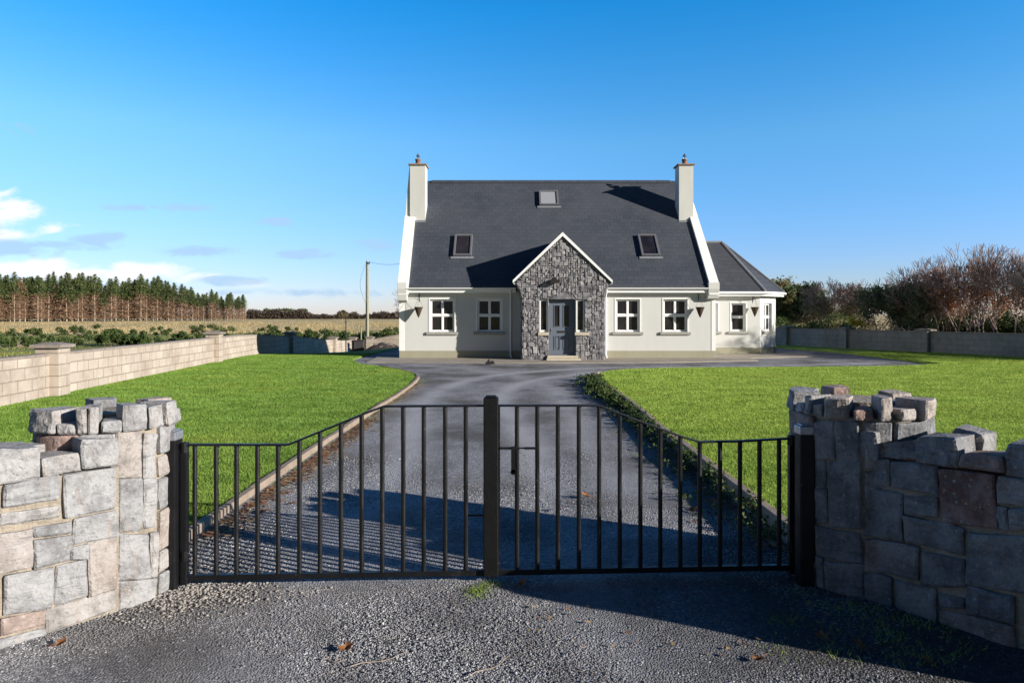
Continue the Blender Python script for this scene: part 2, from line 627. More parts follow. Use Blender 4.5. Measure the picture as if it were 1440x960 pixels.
def mat_block(name, cA, cB, mort, dirt, dark=0.0):
    t = NT(name)
    v = t.coord('UV')
    br = t.n.new('ShaderNodeTexBrick')
    t.l.new(v, br.inputs['Vector'])
    br.offset = 0.5
    br.inputs['Scale'].default_value = 1.0
    br.inputs['Brick Width'].default_value = 0.46
    br.inputs['Row Height'].default_value = 0.23
    br.inputs['Mortar Size'].default_value = 0.012
    br.inputs['Mortar Smooth'].default_value = 0.6
    br.inputs['Color1'].default_value = (*cA, 1)
    br.inputs['Color2'].default_value = (*cB, 1)
    br.inputs['Mortar'].default_value = (*mort, 1)
    n1 = t.noise(t.coord('Position'), 1.1, 6, 0.6)
    n2 = t.noise(t.coord('Position'), 9, 5, 0.6)
    n4 = t.noise(t.coord('Position', scale=(1, 1, 0.25)), 3, 4, 0.6)
    c = t.mix(t.rangev(n1, 0.42, 0.66, 0, 0.65), br.outputs['Color'], dirt)
    c = t.mix(t.rangev(n4, 0.52, 0.75, 0, 0.4), c, (dirt[0] * 0.7, dirt[1] * 0.7, dirt[2] * 0.7))
    c = t.mix(t.rangev(n2, 0.5, 0.8, 0, 0.35), c, (cA[0] * 1.2, cA[1] * 1.2, cA[2] * 1.2))
    nrm = t.bump(br.outputs['Fac'], 0.7, -0.012)
    nrm = t.bump(n2, 0.4, 0.012, nrm)
    return t.set(color=c, rough=0.92, spec=0.2, normal=nrm)


M['block'] = mat_block('concrete_block', (0.46, 0.395, 0.325), (0.38, 0.32, 0.265), (0.22, 0.175, 0.135), (0.27, 0.21, 0.165))
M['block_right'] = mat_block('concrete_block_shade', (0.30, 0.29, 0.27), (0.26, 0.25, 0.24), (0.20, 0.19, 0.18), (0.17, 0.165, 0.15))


def mat_gravel():
    t = NT('gravel_chippings')
    v = t.coord('Position')
    cell = t.voro(v, 85, out='Color')
    cd = t.voro(v, 85)
    cell2 = t.voro(v, 40, out='Color')
    s = t.n.new('ShaderNodeSeparateColor'); t.l.new(cell, s.inputs[0])
    s2 = t.n.new('ShaderNodeSeparateColor'); t.l.new(cell2, s2.inputs[0])
    k = t.math('ADD', t.math('MULTIPLY', s.outputs[0], 0.75), t.math('MULTIPLY', s2.outputs[1], 0.25))
    c = t.ramp(k, [(0.08, (0.12, 0.12, 0.125)), (0.5, (0.235, 0.232, 0.24)), (0.78, (0.34, 0.335, 0.345)), (0.97, (0.55, 0.54, 0.52))])
    n1 = t.noise(v, 0.7, 6, 0.6)
    n2 = t.noise(v, 2.6, 5, 0.6)
    c = t.mix(t.rangev(n1, 0.44, 0.62, 0, 0.75), c, (0.085, 0.077, 0.068), 'MIX')
    c = t.mix(t.rangev(n2, 0.56, 0.75, 0, 0.5), c, (0.24, 0.225, 0.20))
    wear = t.attr('wear')
    c = t.mix(t.math('MULTIPLY', wear, 0.75), c, (0.42, 0.415, 0.42))
    n8 = t.noise(t.coord('Position', scale=(1, .45, 1)), 1.6, 5, .6)
    c = t.mix(t.rangev(n8, .52, .7, 0, .4), c, (0.12, 0.115, 0.105))
    dirt = t.attr('dirt')
    c = t.mix(t.math('MULTIPLY', dirt, 0.75), c, (0.035, 0.033, 0.03))
    pale = t.attr('pale')
    c = t.mix(t.math('MULTIPLY', pale, t.rangev(n2, 0.3, 0.6, 0.35, 0.95)), c, (0.36, 0.32, 0.28))
    h = t.math('ADD', t.math('MULTIPLY', cd, -1.0), t.math('MULTIPLY', n2, 0.6))
    return t.set(color=c, rough=0.95, spec=0.12, normal=t.bump(h, 0.7, 0.012))


M['gravel'] = mat_gravel()


def mat_pebble():
    t = NT('pebbles')
    tint = t.attr('tint')
    c = t.ramp(tint, [(0.0, (0.17, 0.17, 0.18)), (0.4, (0.28, 0.278, 0.29)), (0.85, (0.41, 0.405, 0.415)), (0.97, (0.56, 0.55, 0.53)), (1.0, (0.72, 0.66, 0.60))])
    v = t.coord('Position')
    n1 = t.noise(v, 0.9, 5, 0.65)
    n2 = t.noise(v, 2.7, 5, 0.65)
    c = t.mix(t.rangev(n1, 0.44, 0.60, 0, 0.75), c, (0.085, 0.077, 0.07))
    c = t.mix(t.rangev(n2, 0.52, 0.72, 0, 0.5), c, (0.30, 0.275, 0.25))
    return t.set(color=c, rough=0.9, spec=0.2)


M['pebble'] = mat_pebble()


def lawn_colour(t, v, fine):
    """patchy lawn: fresh green, deeper clumps, mossy yellow areas; the right lawn is yellower"""
    n0 = t.noise(v, 0.4, 5, 0.6)
    n1 = t.noise(t.coord('Position', scale=(1.0, 1.6, 1.0)), 1.3, 6, 0.62, 0.4)
    n2 = t.noise(v, 4.5, 5, 0.65)
    sp = t.n.new('ShaderNodeSeparateXYZ'); t.l.new(v, sp.inputs[0])
    k = t.math('ADD', t.math('ADD', t.math('MULTIPLY', n1, 0.5), t.math('MULTIPLY', n2, 0.3)), t.math('MULTIPLY', fine, 0.2))
    a = t.ramp(k, [(0.36, (0.095, 0.165, 0.024)), (0.5, (0.19, 0.315, 0.05)), (0.64, (0.28, 0.41, 0.09))])
    b = t.ramp(k, [(0.36, (0.18, 0.27, 0.04)), (0.5, (0.35, 0.47, 0.08)), (0.64, (0.50, 0.60, 0.13))])
    c = t.mix(t.rangev(sp.outputs[0], -2, 4, 0, 1), a, b)  # lighter and yellower towards the right, painted in for the sun's angle
    c = t.mix(t.rangev(n0, 0.50, 0.70, 0, 0.45), c, (0.36, 0.40, 0.07))
    n6 = t.noise(v, 6.5, 3, 0.6)
    c = t.mix(t.rangev(n6, 0.64, 0.74, 0, 0.5), c, (0.36, 0.30, 0.12))
    return c, k


def mat_grass(name, stops=None, dry=None, rough=0.75):
    t = NT(name)
    v = t.coord('Position')
    c, k = lawn_colour(t, v, t.attr('tint'))
    m = t.set(color=c, rough=rough, spec=0.2)
    tr = t.n.new('ShaderNodeBsdfTranslucent')
    t.l.new(c, tr.inputs[0])
    ms = t.n.new('ShaderNodeMixShader')
    ms.inputs[0].default_value = 0.3
    t.l.new(t.b.outputs[0], ms.inputs[1])
    t.l.new(tr.outputs[0], ms.inputs[2])
    t.l.new(ms.outputs[0], t.out.inputs[0])
    return m


M['blade'] = mat_grass('grass_blade')


def mat_turf():
    t = NT('turf')
    v = t.coord('Position')
    c, k = lawn_colour(t, v, t.noise(v, 40, 3, 0.6))
    c = t.mix(0.3, c, (0.10, 0.14, 0.02))
    return t.set(color=c, rough=0.95, spec=0.1, normal=t.bump(k, 0.8, 0.012))


M['turf'] = mat_turf()


def mat_field():
    t = NT('rough_pasture')
    v = t.coord('Position')
    n0 = t.noise(t.coord('Position', scale=(0.25, 1, 1)), 0.05, 6, 0.65)
    n1 = t.noise(v, 0.6, 6, 0.65)
    n2 = t.noise(v, 6, 5, 0.7)
    sp = t.n.new('ShaderNodeSeparateXYZ'); t.l.new(v, sp.inputs[0])
    gr = t.ramp(t.math('ADD', t.math('MULTIPLY', n1, 0.6), t.math('MULTIPLY', n2, 0.4)), [(0.3, (0.10, 0.13, 0.03)), (0.5, (0.22, 0.24, 0.07)), (0.7, (0.36, 0.31, 0.14))])
    go = t.ramp(t.math('ADD', t.math('MULTIPLY', n1, 0.6), t.math('MULTIPLY', n2, 0.4)), [(0.3, (0.26, 0.20, 0.09)), (0.5, (0.50, 0.39, 0.20)), (0.7, (0.62, 0.50, 0.28))])
    f = t.math('ADD', t.rangev(sp.outputs[1], 85, 140, 0, 1), t.math('MULTIPLY', t.math('SUBTRACT', n0, 0.5), 1.2))
    f = t.rangev(f, 0.35, 0.65, 0, 1)
    n7 = t.noise(t.coord('Position', scale=(0.5, 1.4, 1)), .22, 5, .65)
    gr = t.mix(t.rangev(n7, .52, .66, 0, .7), gr, (0.10, 0.085, 0.045))
    c = t.mix(f, gr, go)
    return t.set(color=c, rough=0.95, spec=0.1, normal=t.bump(n2, 1.0, 0.15))


M['field'] = mat_field()


def mat_leaf(name, stops, trans=0.25):
    t = NT(name)
    c = t.ramp(t.attr('tint'), stops)
    m = t.set(color=c, rough=0.75, spec=0.2)
    tr = t.n.new('ShaderNodeBsdfTranslucent')
    t.l.new(c, tr.inputs[0])
    ms = t.n.new('ShaderNodeMixShader')
    ms.inputs[0].default_value = trans
    t.l.new(t.b.outputs[0], ms.inputs[1])
    t.l.new(tr.outputs[0], ms.inputs[2])
    t.l.new(ms.outputs[0], t.out.inputs[0])
    return m


M['spruce'] = mat_leaf('spruce_needles', [(0, (0.05, 0.08, 0.03)), (0.6, (0.13, 0.165, 0.06)), (1, (0.25, 0.27, 0.10))])
M['spruce_brown'] = mat_leaf('larch_brown', [(0, (0.16, 0.10, 0.07)), (0.6, (0.31, 0.20, 0.125)), (1, (0.42, 0.25, 0.12))])
M['gorse'] = mat_leaf('gorse_leaf', [(0, (0.03, 0.055, 0.018)), (0.6, (0.075, 0.11, 0.03)), (1, (0.15, 0.16, 0.05))])
M['beech'] = mat_leaf('beech_leaf_brown', [(0, (0.20, 0.075, 0.05)), (0.5, (0.40, 0.16, 0.08)), (1, (0.52, 0.28, 0.12))], 0.45)
M['olive'] = mat_leaf('olive_leaf', [(0, (0.13, 0.13, 0.05)), (0.6, (0.24, 0.21, 0.09)), (1, (0.34, 0.28, 0.13))], .4)
M['darkgreen'] = mat_leaf('conifer_dark', [(0, (0.045, 0.075, 0.035)), (1, (0.13, 0.17, 0.065))])
M['yellow'] = mat_leaf('gorse_flower', [(0, (0.5, 0.32, 0.01)), (1, (0.75, 0.55, 0.03))])
M['hedgemass'] = mat_leaf('hedge_brown', [(0, (0.09, 0.07, 0.045)), (0.6, (0.20, 0.15, 0.095)), (1, (0.22, 0.20, 0.09))])
M['farwood'] = mat_leaf('far_wood_brown', [(0, (0.06, 0.045, 0.04)), (0.6, (0.13, 0.095, 0.08)), (1, (0.14, 0.13, 0.07))])
M['orange_leaf'] = mat_leaf('fallen_leaf_orange', [(0, (0.30, 0.12, 0.04)), (1, (0.42, 0.19, 0.08))])
M['litter'] = mat_leaf('leaf_litter_brown', [(0, (0.13, 0.06, 0.035)), (0.5, (0.30, 0.14, 0.07)), (1, (0.42, 0.30, 0.13))])
M['bark'] = simple('bark_grey', (0.33, 0.24, 0.21), 0.95, 0.35, 9, 0.6, 0.01)
M['bark_pale'] = simple('bark_pale', (0.34, 0.27, 0.21), 0.95, 0.3, 1.5, 0.3, 0.01)
M['pole'] = simple('pole_timber', (0.26, 0.25, 0.18), 0.9, 0.25, 6, 0.5)
M['post_wood'] = simple('black_stained_timber', (0.006, 0.006, 0.006), 0.6, 0.35, 14, 0.5, 0.004, 50, spec=0.2)
M['worn_metal'] = simple('worn_metal_cap', (0.42, 0.42, 0.44), 0.35, 0.4, 40, 0.3, metal=0.7)

# ---------------------------------------------------------------- terrain
def ax(lst):
    return np.array(lst, dtype=float)


gx = ax([-3000, -1800, -1100, -700, -450, -300, -220, -170, -130, -100, -80, -65, -52, -42, -34, -28, -24, -20, -17, -15, -13, -11, -9, -7, -5, -3, 0, 4, 8, 12, 16, 20, 24, 30, 38, 50, 65, 85, 110, 150, 200, 280, 400, 600, 900, 1400, 2200, 3000])
gy = ax([-400, -200, -100, -50, -25, -12, -5, 0, 5, 10, 15, 20, 24, 27, 30, 33, 36, 39, 42, 45, 48, 52, 56, 60, 65, 72, 80, 90, 100, 115, 130, 150, 170, 190, 220, 240, 300, 400, 550, 800, 1200, 1800, 2600, 3800])
mb = MB()
for j, y in enumerate(gy):
    for i, x in enumerate(gx):
        z = TZ(x, y)
        inplot = (-13 < x < 24) and (-6 < y < 50)
        z += -0.07 if inplot else 0.10 * (noise.noise(Vector((x * 0.11, y * 0.11, 0))) if 45 < y < 200 or abs(x) > 14 else 0)
        mb.v.append((x, y, z))
nx = len(gx)
for j in range(len(gy) - 1):
    for i in range(nx - 1):
        a = j * nx + i
        mb.face((a, a + 1, a + nx + 1, a + nx))
ground = mb.build('ground', M['field'], smooth=True)
ground['kind'] = 'structure'


def inpoly(pts, X, Y):
    """vectorised point in polygon"""
    ins = np.zeros(X.shape, dtype=bool)
    n = len(pts)
    for i in range(n):
        x1, y1 = pts[i]; x2, y2 = pts[(i + 1) % n]
        c = ((y1 > Y) != (y2 > Y)) & (X < (x2 - x1) * (Y - y1) / ((y2 - y1) if y2 != y1 else 1e-9) + x1)
        ins ^= c
    return ins


def seglist_dist(pl, X, Y):
    d = np.full(X.shape, 1e9)
    for (x1, y1), (x2, y2) in zip(pl[:-1], pl[1:]):
        dx, dy = x2 - x1, y2 - y1
        t = np.clip(((X - x1) * dx + (Y - y1) * dy) / (dx * dx + dy * dy), 0, 1)
        d = np.minimum(d, np.hypot(X - x1 - t * dx, Y - y1 - t * dy))
    return d


def catmull(pl, n=8):
    out = []
    q = [pl[0]] + list(pl) + [pl[-1]]
    for i in range(1, len(q) - 2):
        p0, p1, p2, p3 = [np.array(a, float) for a in q[i - 1:i + 3]]
        for k in range(n):
            t = k / n
            out.append(tuple(0.5 * ((2 * p1) + (-p0 + p2) * t + (2 * p0 - 5 * p1 + 4 * p2 - p3) * t * t + (-p0 + 3 * p1 - 3 * p2 + p3) * t ** 3)))
    out.append(tuple(pl[-1]))
    return out


LWALL = [(-8.9, 3.0), (-9.3, 12.0), (-9.62, 14.8), (-10.5, 23.4), (-11.2, 30.0), (-11.6, 38.8), (-11.7, 50.0)]
RWALL = [(13.6, 40.3), (14.9, 37.2), (17.0, 32.4), (18.45, 29.2), (20.0, 25.6), (23.0, 18.8), (26.5, 11.0)]
LEDGE = catmull([(-2.5, 4.7), (-2.5, 9.0), (-2.45, 13.0), (-2.45, 17.0), (-2.75, 19.2), (-3.7, 21.2), (-5.2, 23.3)], 8)
REDGE = catmull([(2.12, 4.9), (2.14, 9.0), (2.2, 13.0), (2.15, 16.8), (2.35, 18.6), (3.1, 20.1), (4.8, 20.9), (8.4, 21.2), (12.0, 21.7), (14.4, 22.7)], 8)
LAWN_L = LEDGE + [(-6.0, 25.5), (-6.1, 30.0), (-6.1, 46.0)] + [(-11.75, 46.0)] + [(x, y) for x, y in reversed(LWALL[:-1])] + [(-3.1, 3.6)]
LAWN_R = REDGE + [(14.6, 25.5), (14.7, 30.0), (13.9, 34.0), (12.6, 38.0), (12.5, 41.5)] + [(x, y) for x, y in RWALL] + [(26.5, 4.0), (2.9, 4.2)]

TR = [catmull([(-1.35, 3.0), (-1.25, 8.0), (-1.7, 12.6), (-1.4, 16.8), (0.0, 19.9), (2.9, 21.9), (8, 22.8), (13, 24.2)], 6),
      catmull([(0.45, 3.0), (0.35, 8.0), (-0.2, 13.9), (0.37, 17.4), (1.6, 19.2), (3.4, 20.9), (8, 21.9)], 6),
      catmull([(1.1, 5.0), (1.0, 10.0), (0.9, 16.0), (-0.5, 20.4), (-3.2, 23.2), (-7, 25.6)], 6)]
xs = np.arange(-8.6, 16.41, 0.125)
ys = np.arange(-5.0, 42.01, 0.125)
GX, GY = np.meshgrid(xs, ys)
GZ = np.zeros_like(GX)
tx_ = np.clip((-4.0 - GX) / 6.5, 0, 1); tx_ = tx_ * tx_ * (3 - 2 * tx_)
ty_ = np.clip((GY - 26) / 26, 0, 1); ty_ = ty_ * ty_ * (3 - 2 * ty_)
GZ += -1.05 * tx_ * ty_ + 0.004
bumpy = np.sin(GX * 2.1 + GY * 0.7) * np.sin(GY * 1.3 - GX * 0.9) * 0.008
near = GY < 12
GZ += np.where(near, bumpy, bumpy * 0.4)
wear = np.zeros_like(GX)
for k, t_ in enumerate(TR):
    d = seglist_dist(t_, GX, GY)
    wear = np.maximum(wear, (0.55 if k == 2 else 1.0) * np.exp(-(d / 0.26) ** 2))
wear *= np.clip((GY - 4) / 3, 0.35, 1)
GZ -= wear * 0.008
# damp dark soil by the right hand wall; the right kerb's shadow painted in as a darker strip; pale rubble by the left post
dirt = np.exp(-(np.maximum(0, 0.75 - (GX + 0.75 * (GY - 3.2))) / 0.35) ** 2) * np.clip((GX - 0.3) / 1.2, 0, 1) * (GY < 5.2) * (GX > 0.6)
dirt = np.maximum(dirt, 0.6 * np.exp(-((GX - 1.95) / 0.35) ** 2) * (GY < 17) * (GY > 5))
dirt = np.maximum(dirt, 0.45 * np.exp(-((GX + 0.6) / 0.6) ** 2 - ((GY - 3.55) / 0.3) ** 2))
dirt = np.maximum(dirt, 0.7 * np.exp(-((GX - 0.55) / 0.25) ** 2 - ((GY - 6.2) / 0.25) ** 2))
pale = np.exp(-((GX + 2.0) / 0.45) ** 2 - ((GY - 4.3) / 0.42) ** 2) + 0.6 * np.exp(-((GX + 2.35) / 0.25) ** 2) * (GY > 4) * (GY < 17)
V = np.stack([GX, GY, GZ], 2).reshape(-1, 3)
n_x = len(xs)
idx = np.arange(V.shape[0]).reshape(len(ys), n_x)
F = np.stack([idx[:-1, :-1], idx[:-1, 1:], idx[1:, 1:], idx[1:, :-1]], 2).reshape(-1, 4)
drive = npmesh('driveway', V, F, M['gravel'], smooth=True, k=4)
for nm, arr in (('wear', wear), ('dirt', dirt), ('pale', pale)):
    a = drive.data.attributes.new(nm, 'FLOAT', 'POINT')
    a.data.foreach_set('value', np.clip(arr, 0, 1).astype(np.float32).ravel())
drive['kind'] = 'structure'


def tz_np(X, Y):
    a = np.clip((-4.0 - X) / 6.5, 0, 1); a = a * a * (3 - 2 * a)
    b = np.clip((Y - 26) / 26, 0, 1); b = b * b * (3 - 2 * b)
    return -1.05 * a * b


def lawn(name, pts, z):
    """draped lawn sheet: fine grid clipped to the outline with bmesh"""
    bm = bmesh.new()
    vs = [bm.verts.new((x, y, 0)) for x, y in pts]
    f = bm.faces.new(vs)
    bmesh.ops.triangulate(bm, faces=[f])
    x0 = min(p[0] for p in pts); x1 = max(p[0] for p in pts); y0 = min(p[1] for p in pts); y1 = max(p[1] for p in pts)
    for k in range(int(x0) + 1, int(x1) + 1, 2):
        bmesh.ops.bisect_plane(bm, geom=bm.verts[:] + bm.edges[:] + bm.faces[:], plane_co=(k, 0, 0), plane_no=(1, 0, 0))
    for k in range(int(y0) + 1, int(y1) + 1, 2):
        bmesh.ops.bisect_plane(bm, geom=bm.verts[:] + bm.edges[:] + bm.faces[:], plane_co=(0, k, 0), plane_no=(0, 1, 0))
    for v in bm.verts:
        v.co.z = TZ(v.co.x, v.co.y) + z
    ex = bmesh.ops.extrude_edge_only(bm, edges=[e for e in bm.edges if e.is_boundary])
    for g in ex['geom']:
        if isinstance(g, bmesh.types.BMVert):
            g.co.z -= 0.14
    bmesh.ops.recalc_face_normals(bm, faces=bm.faces)
    me = bpy.data.meshes.new(name)
    bm.to_mesh(me)
    bm.free()
    me.materials.append(M['turf'])
    o = bpy.data.objects.new(name, me)
    C.objects.link(o)
    o['kind'] = 'structure'
    return o


LZ, RZ = 0.045, 0.085
lawn('lawn', LAWN_L, LZ)
lawn('lawn', LAWN_R, RZ)


def blades(name, poly, z0, N, label, hmin=0.02, hmax=0.045, power=1.35, ymax=30, keep=None):
    x0 = min(p[0] for p in poly); x1 = max(p[0] for p in poly)
    ylo = min(p[1] for p in poly); yhi = min(ymax, max(p[1] for p in poly))
    got = []
    tot = 0
    while tot < N:
        n = 400000
        X = nr.uniform(x0, x1, n); Y = nr.uniform(ylo, yhi, n)
        D = np.hypot(X, Y)
        k = (nr.rand(n) < (4.5 / np.maximum(D, 4.5)) ** power) & (np.abs(X) < Y * 0.80 + 0.4)
        X, Y = X[k], Y[k]
        k = inpoly(poly, X, Y)
        if keep is not None: k &= keep(X, Y)
        got.append(np.stack([X[k], Y[k]], 1)); tot += int(k.sum())
        if len(got) > 40: break
    Q = np.concatenate(got)[:N]
    n = len(Q)
    D = np.hypot(Q[:, 0], Q[:, 1])
    w = (0.0026 + 0.00055 * np.maximum(D - 4, 0)) * nr.uniform(0.7, 1.3, n)
    h = nr.uniform(hmin, hmax, n) * 0.85
    # tussocky patches
    h *= 0.9 + 0.15 * (np.sin(Q[:, 0] * 3.1 + Q[:, 1] * 1.7) * np.sin(Q[:, 1] * 2.3 - Q[:, 0] * 1.1) * 0.5 + 0.5)
    a = nr.uniform(0, 2 * np.pi, n)
    la = nr.uniform(0, 2 * np.pi, n); ll = h * nr.uniform(0.2, 1.0, n)
    z = tz_np(Q[:, 0], Q[:, 1]) + z0 - 0.004
    b = np.stack([Q[:, 0], Q[:, 1], z], 1)
    d = np.stack([np.cos(a) * w, np.sin(a) * w, np.zeros(n)], 1)
    tip = b + np.stack([np.cos(la) * ll, np.sin(la) * ll, h], 1)
    V = np.stack([b - d, b + d, tip], 1).reshape(-1, 3)
    F = np.arange(n * 3).reshape(-1, 3)
    o = npmesh(name, V, F, M['blade'], tint=nr.rand(n))
    tag(o, label, 'grass', kind='stuff')
    return o


blades('grass', LAWN_L, LZ, 420000, 'short bright green grass covering the left lawn')
blades('grass', LAWN_R, RZ, 480000, 'short yellow green grass covering the right lawn')


def kerb(pl, w, z0, z1, name, side):
    """row of concrete edging lengths along a polyline"""
    mb = MB()
    # resample
    pts = [pl[0]]
    acc = 0
    L = 0.9
    for a, b in zip(pl[:-1], pl[1:]):
        d = math.hypot(b[0] - a[0], b[1] - a[1])
        t = 0
        while acc + (d - t) >= L:
            t += L - acc
            acc = 0
            pts.append((a[0] + (b[0] - a[0]) * t / d, a[1] + (b[1] - a[1]) * t / d))
        acc += d - t
    pts.append(pl[-1])
    for a, b in zip(pts[:-1], pts[1:]):
        d = Vector((b[0] - a[0], b[1] - a[1], 0))
        if d.length < 0.1: continue
        u = d.normalized()
        nn = Vector((-u.y, u.x, 0)) * side
        za = TZ(*a); zb = TZ(*b)
        j = rng.uniform(-0.006, 0.006)
        A = Vector((a[0], a[1], 0)) + u * 0.006 + nn * j; B = Vector((b[0], b[1], 0)) - u * 0.006 + nn * j
        jz = rng.uniform(-0.008, 0.008)
        q = [A, B, B + nn * w, A + nn * w]
        lo = [Vector((p.x, p.y, z0 + (za if i in (0, 3) else zb))) for i, p in enumerate(q)]
        mb.prism(lo, (0, 0, z1 - z0 + jz))
    o = mb.build(name, M['kerb'], bevel=0.008)
    o['kind'] = 'structure'
    return o


kerb(LEDGE[:44], 0.07, -0.05, 0.075, 'kerb', -1)
kerb(REDGE[:34], 0.08, -0.05, 0.15, 'kerb', 1)

# ---------------------------------------------------------------- loose gravel
def pebbles(n, name, label, region, zf, smin, smax, mat, dens=None):
    got = []; tot = 0
    (x0, x1, y0, y1) = region
    while tot < n:
        X = nr.uniform(x0, x1, 200000); Y = nr.uniform(y0, y1, 200000)
        k = (nr.rand(200000) < (3.4 / np.maximum(np.hypot(X, Y), 3.4)) ** 1.6) & (np.abs(X) < Y * 0.80 + 0.2)
        if dens is not None: k &= dens(X, Y)
        got.append(np.stack([X[k], Y[k]], 1)); tot += int(k.sum())
        if len(got) > 60: break
    Q = np.concatenate(got)[:n]
    n = len(Q)
    oc = np.array([(1, 0, 0), (-1, 0, 0), (0, 1, 0), (0, -1, 0), (0, 0, 1), (0, 0, -1), (.6, .6, .5), (-.6, .55, .5), (-.55, -.6, .45), (.6, -.6, .5)], float)
    fc = np.array([(4, 6, 7), (4, 7, 8), (4, 8, 9), (4, 9, 6), (0, 2, 6), (2, 7, 6), (2, 1, 7), (1, 8, 7), (1, 3, 8), (3, 9, 8), (3, 0, 9), (0, 6, 9)])
    D = np.hypot(Q[:, 0], Q[:, 1])
    s = nr.uniform(smin, smax, n) * (1 + 0.05 * np.maximum(D - 3.5, 0))
    big = nr.rand(n) < 0.03
    s = np.where(big, s * 1.7, s)
    V = oc[None] * nr.uniform(0.75, 1.25, (n, 10, 3))
    V[:, :, 2] *= nr.uniform(0.5, 0.9, n)[:, None]
    a = nr.uniform(0, 6.28, n); ca, sa = np.cos(a)[:, None], np.sin(a)[:, None]
    el = nr.uniform(0.8, 1.5, n)[:, None]
    vx = V[:, :, 0] * el; vy = V[:, :, 1]
    V = np.stack([vx * ca - vy * sa, vx * sa + vy * ca, V[:, :, 2]], 2) * s[:, None, None]
    V[:, :, 0] += Q[:, 0:1]; V[:, :, 1] += Q[:, 1:2]; V[:, :, 2] += (s * 0.25 + zf)[:, None]
    F = (fc[None] + (np.arange(n) * 10)[:, None, None]).reshape(-1, 3)
    tint = np.repeat(nr.rand(n) ** 1.15, 12)
    o = npmesh(name, V.reshape(-1, 3), F, mat, tint=tint)
    tag(o, label, 'gravel', kind='stuff')
    return o


def drive_zone(X, Y):
    fade = nr.rand(*X.shape) < np.clip((9.0 - Y) / 4.0, 0, 1)
    d = np.minimum(seglist_dist(TR[0][:26], X, Y), seglist_dist(TR[1][:26], X, Y))
    return ((nr.rand(*X.shape) < 0.25 + np.clip(d / 0.35, 0, 1)) | (Y < 4.3)) & fade & np.where(Y > 4.55, (X > -2.4) & (X < 2.08), (X < 2.3 + (4.1 - Y) * 0.7) & (X > -2.3 - (4.1 - Y) * 0.85))


pebbles(150000, 'gravel', 'loose grey stone chippings strewn over the driveway entrance', (-3.6, 3.4, 2.6, 9.0), 0.001, 0.0022, 0.0056, M['pebble'], drive_zone)
pebbles(1300, 'gravel', 'pale broken stone rubble heaped at the foot of the left gate post', (-2.6, -0.9, 3.75, 4.9), 0.003, 0.003, 0.010, simple('pale_rubble', (0.30, 0.27, 0.24), 0.9, 0.5, 20),
        lambda X, Y: nr.rand(*X.shape) < 0.9 * np.exp(-((X + 2.0) / 0.38) ** 2 - ((Y - 4.2) / 0.26) ** 2))

# ================================================================ HOUSE
HY = 26.7                      # front wall plane
HX0, HX1 = -4.40, 7.95
EZ, EY, MS = 2.83, 26.42, 1.02  # eave height, eave line, roof slope
RY = EY + 4.93
RZT = EZ + MS * (RY - EY)
house = thing('house', 'storey and a half cottage with dark slate roof and grey stone porch', 'house', (1.8, 31.4, 0))


def hb(mb, name, mat, parent=house, **k):
    """build a part of the house; coordinates are world ones"""
    o = mb.build(name, mat, None, **k)
    o.parent = parent
    root = parent
    o.matrix_parent_inverse = Matrix.Translation(-house.location) if parent is house else parent.matrix_world.inverted() if False else Matrix.Identity(4)
    return o


def wall_grid(mb, x0, x1, z0, z1, holes, Y, depth=0.16, T=None):
    """front wall (facing -Y) with rectangular holes and reveals; T maps local (x,y,z)"""
    T = T or (lambda x, y, z: (x, y, z))
    xs_ = sorted({x0, x1} | {h[0] for h in holes} | {h[1] for h in holes})
    zs_ = sorted({z0, z1} | {h[2] for h in holes} | {h[3] for h in holes})
    for i in range(len(xs_) - 1):
        for j in range(len(zs_) - 1):
            cx = (xs_[i] + xs_[i + 1]) / 2; cz = (zs_[j] + zs_[j + 1]) / 2
            if any(h[0] < cx < h[1] and h[2] < cz < h[3] for h in holes):
                continue
            a, b, c, d = xs_[i], xs_[i + 1], zs_[j], zs_[j + 1]
            mb.poly([T(a, Y, c), T(b, Y, c), T(b, Y, d), T(a, Y, d)])
    for (a, b, c, d) in holes:
        y2 = Y + depth
        mb.poly([T(a, Y, c), T(a, Y, d), T(a, y2, d), T(a, y2, c)])
        mb.poly([T(b, Y, c), T(b, y2, c), T(b, y2, d), T(b, Y, d)])
        mb.poly([T(a, Y, d), T(b, Y, d), T(b, y2, d), T(a, y2, d)])
        mb.poly([T(a, Y, c), T(a, y2, c), T(b, y2, c), T(b, Y, c)])


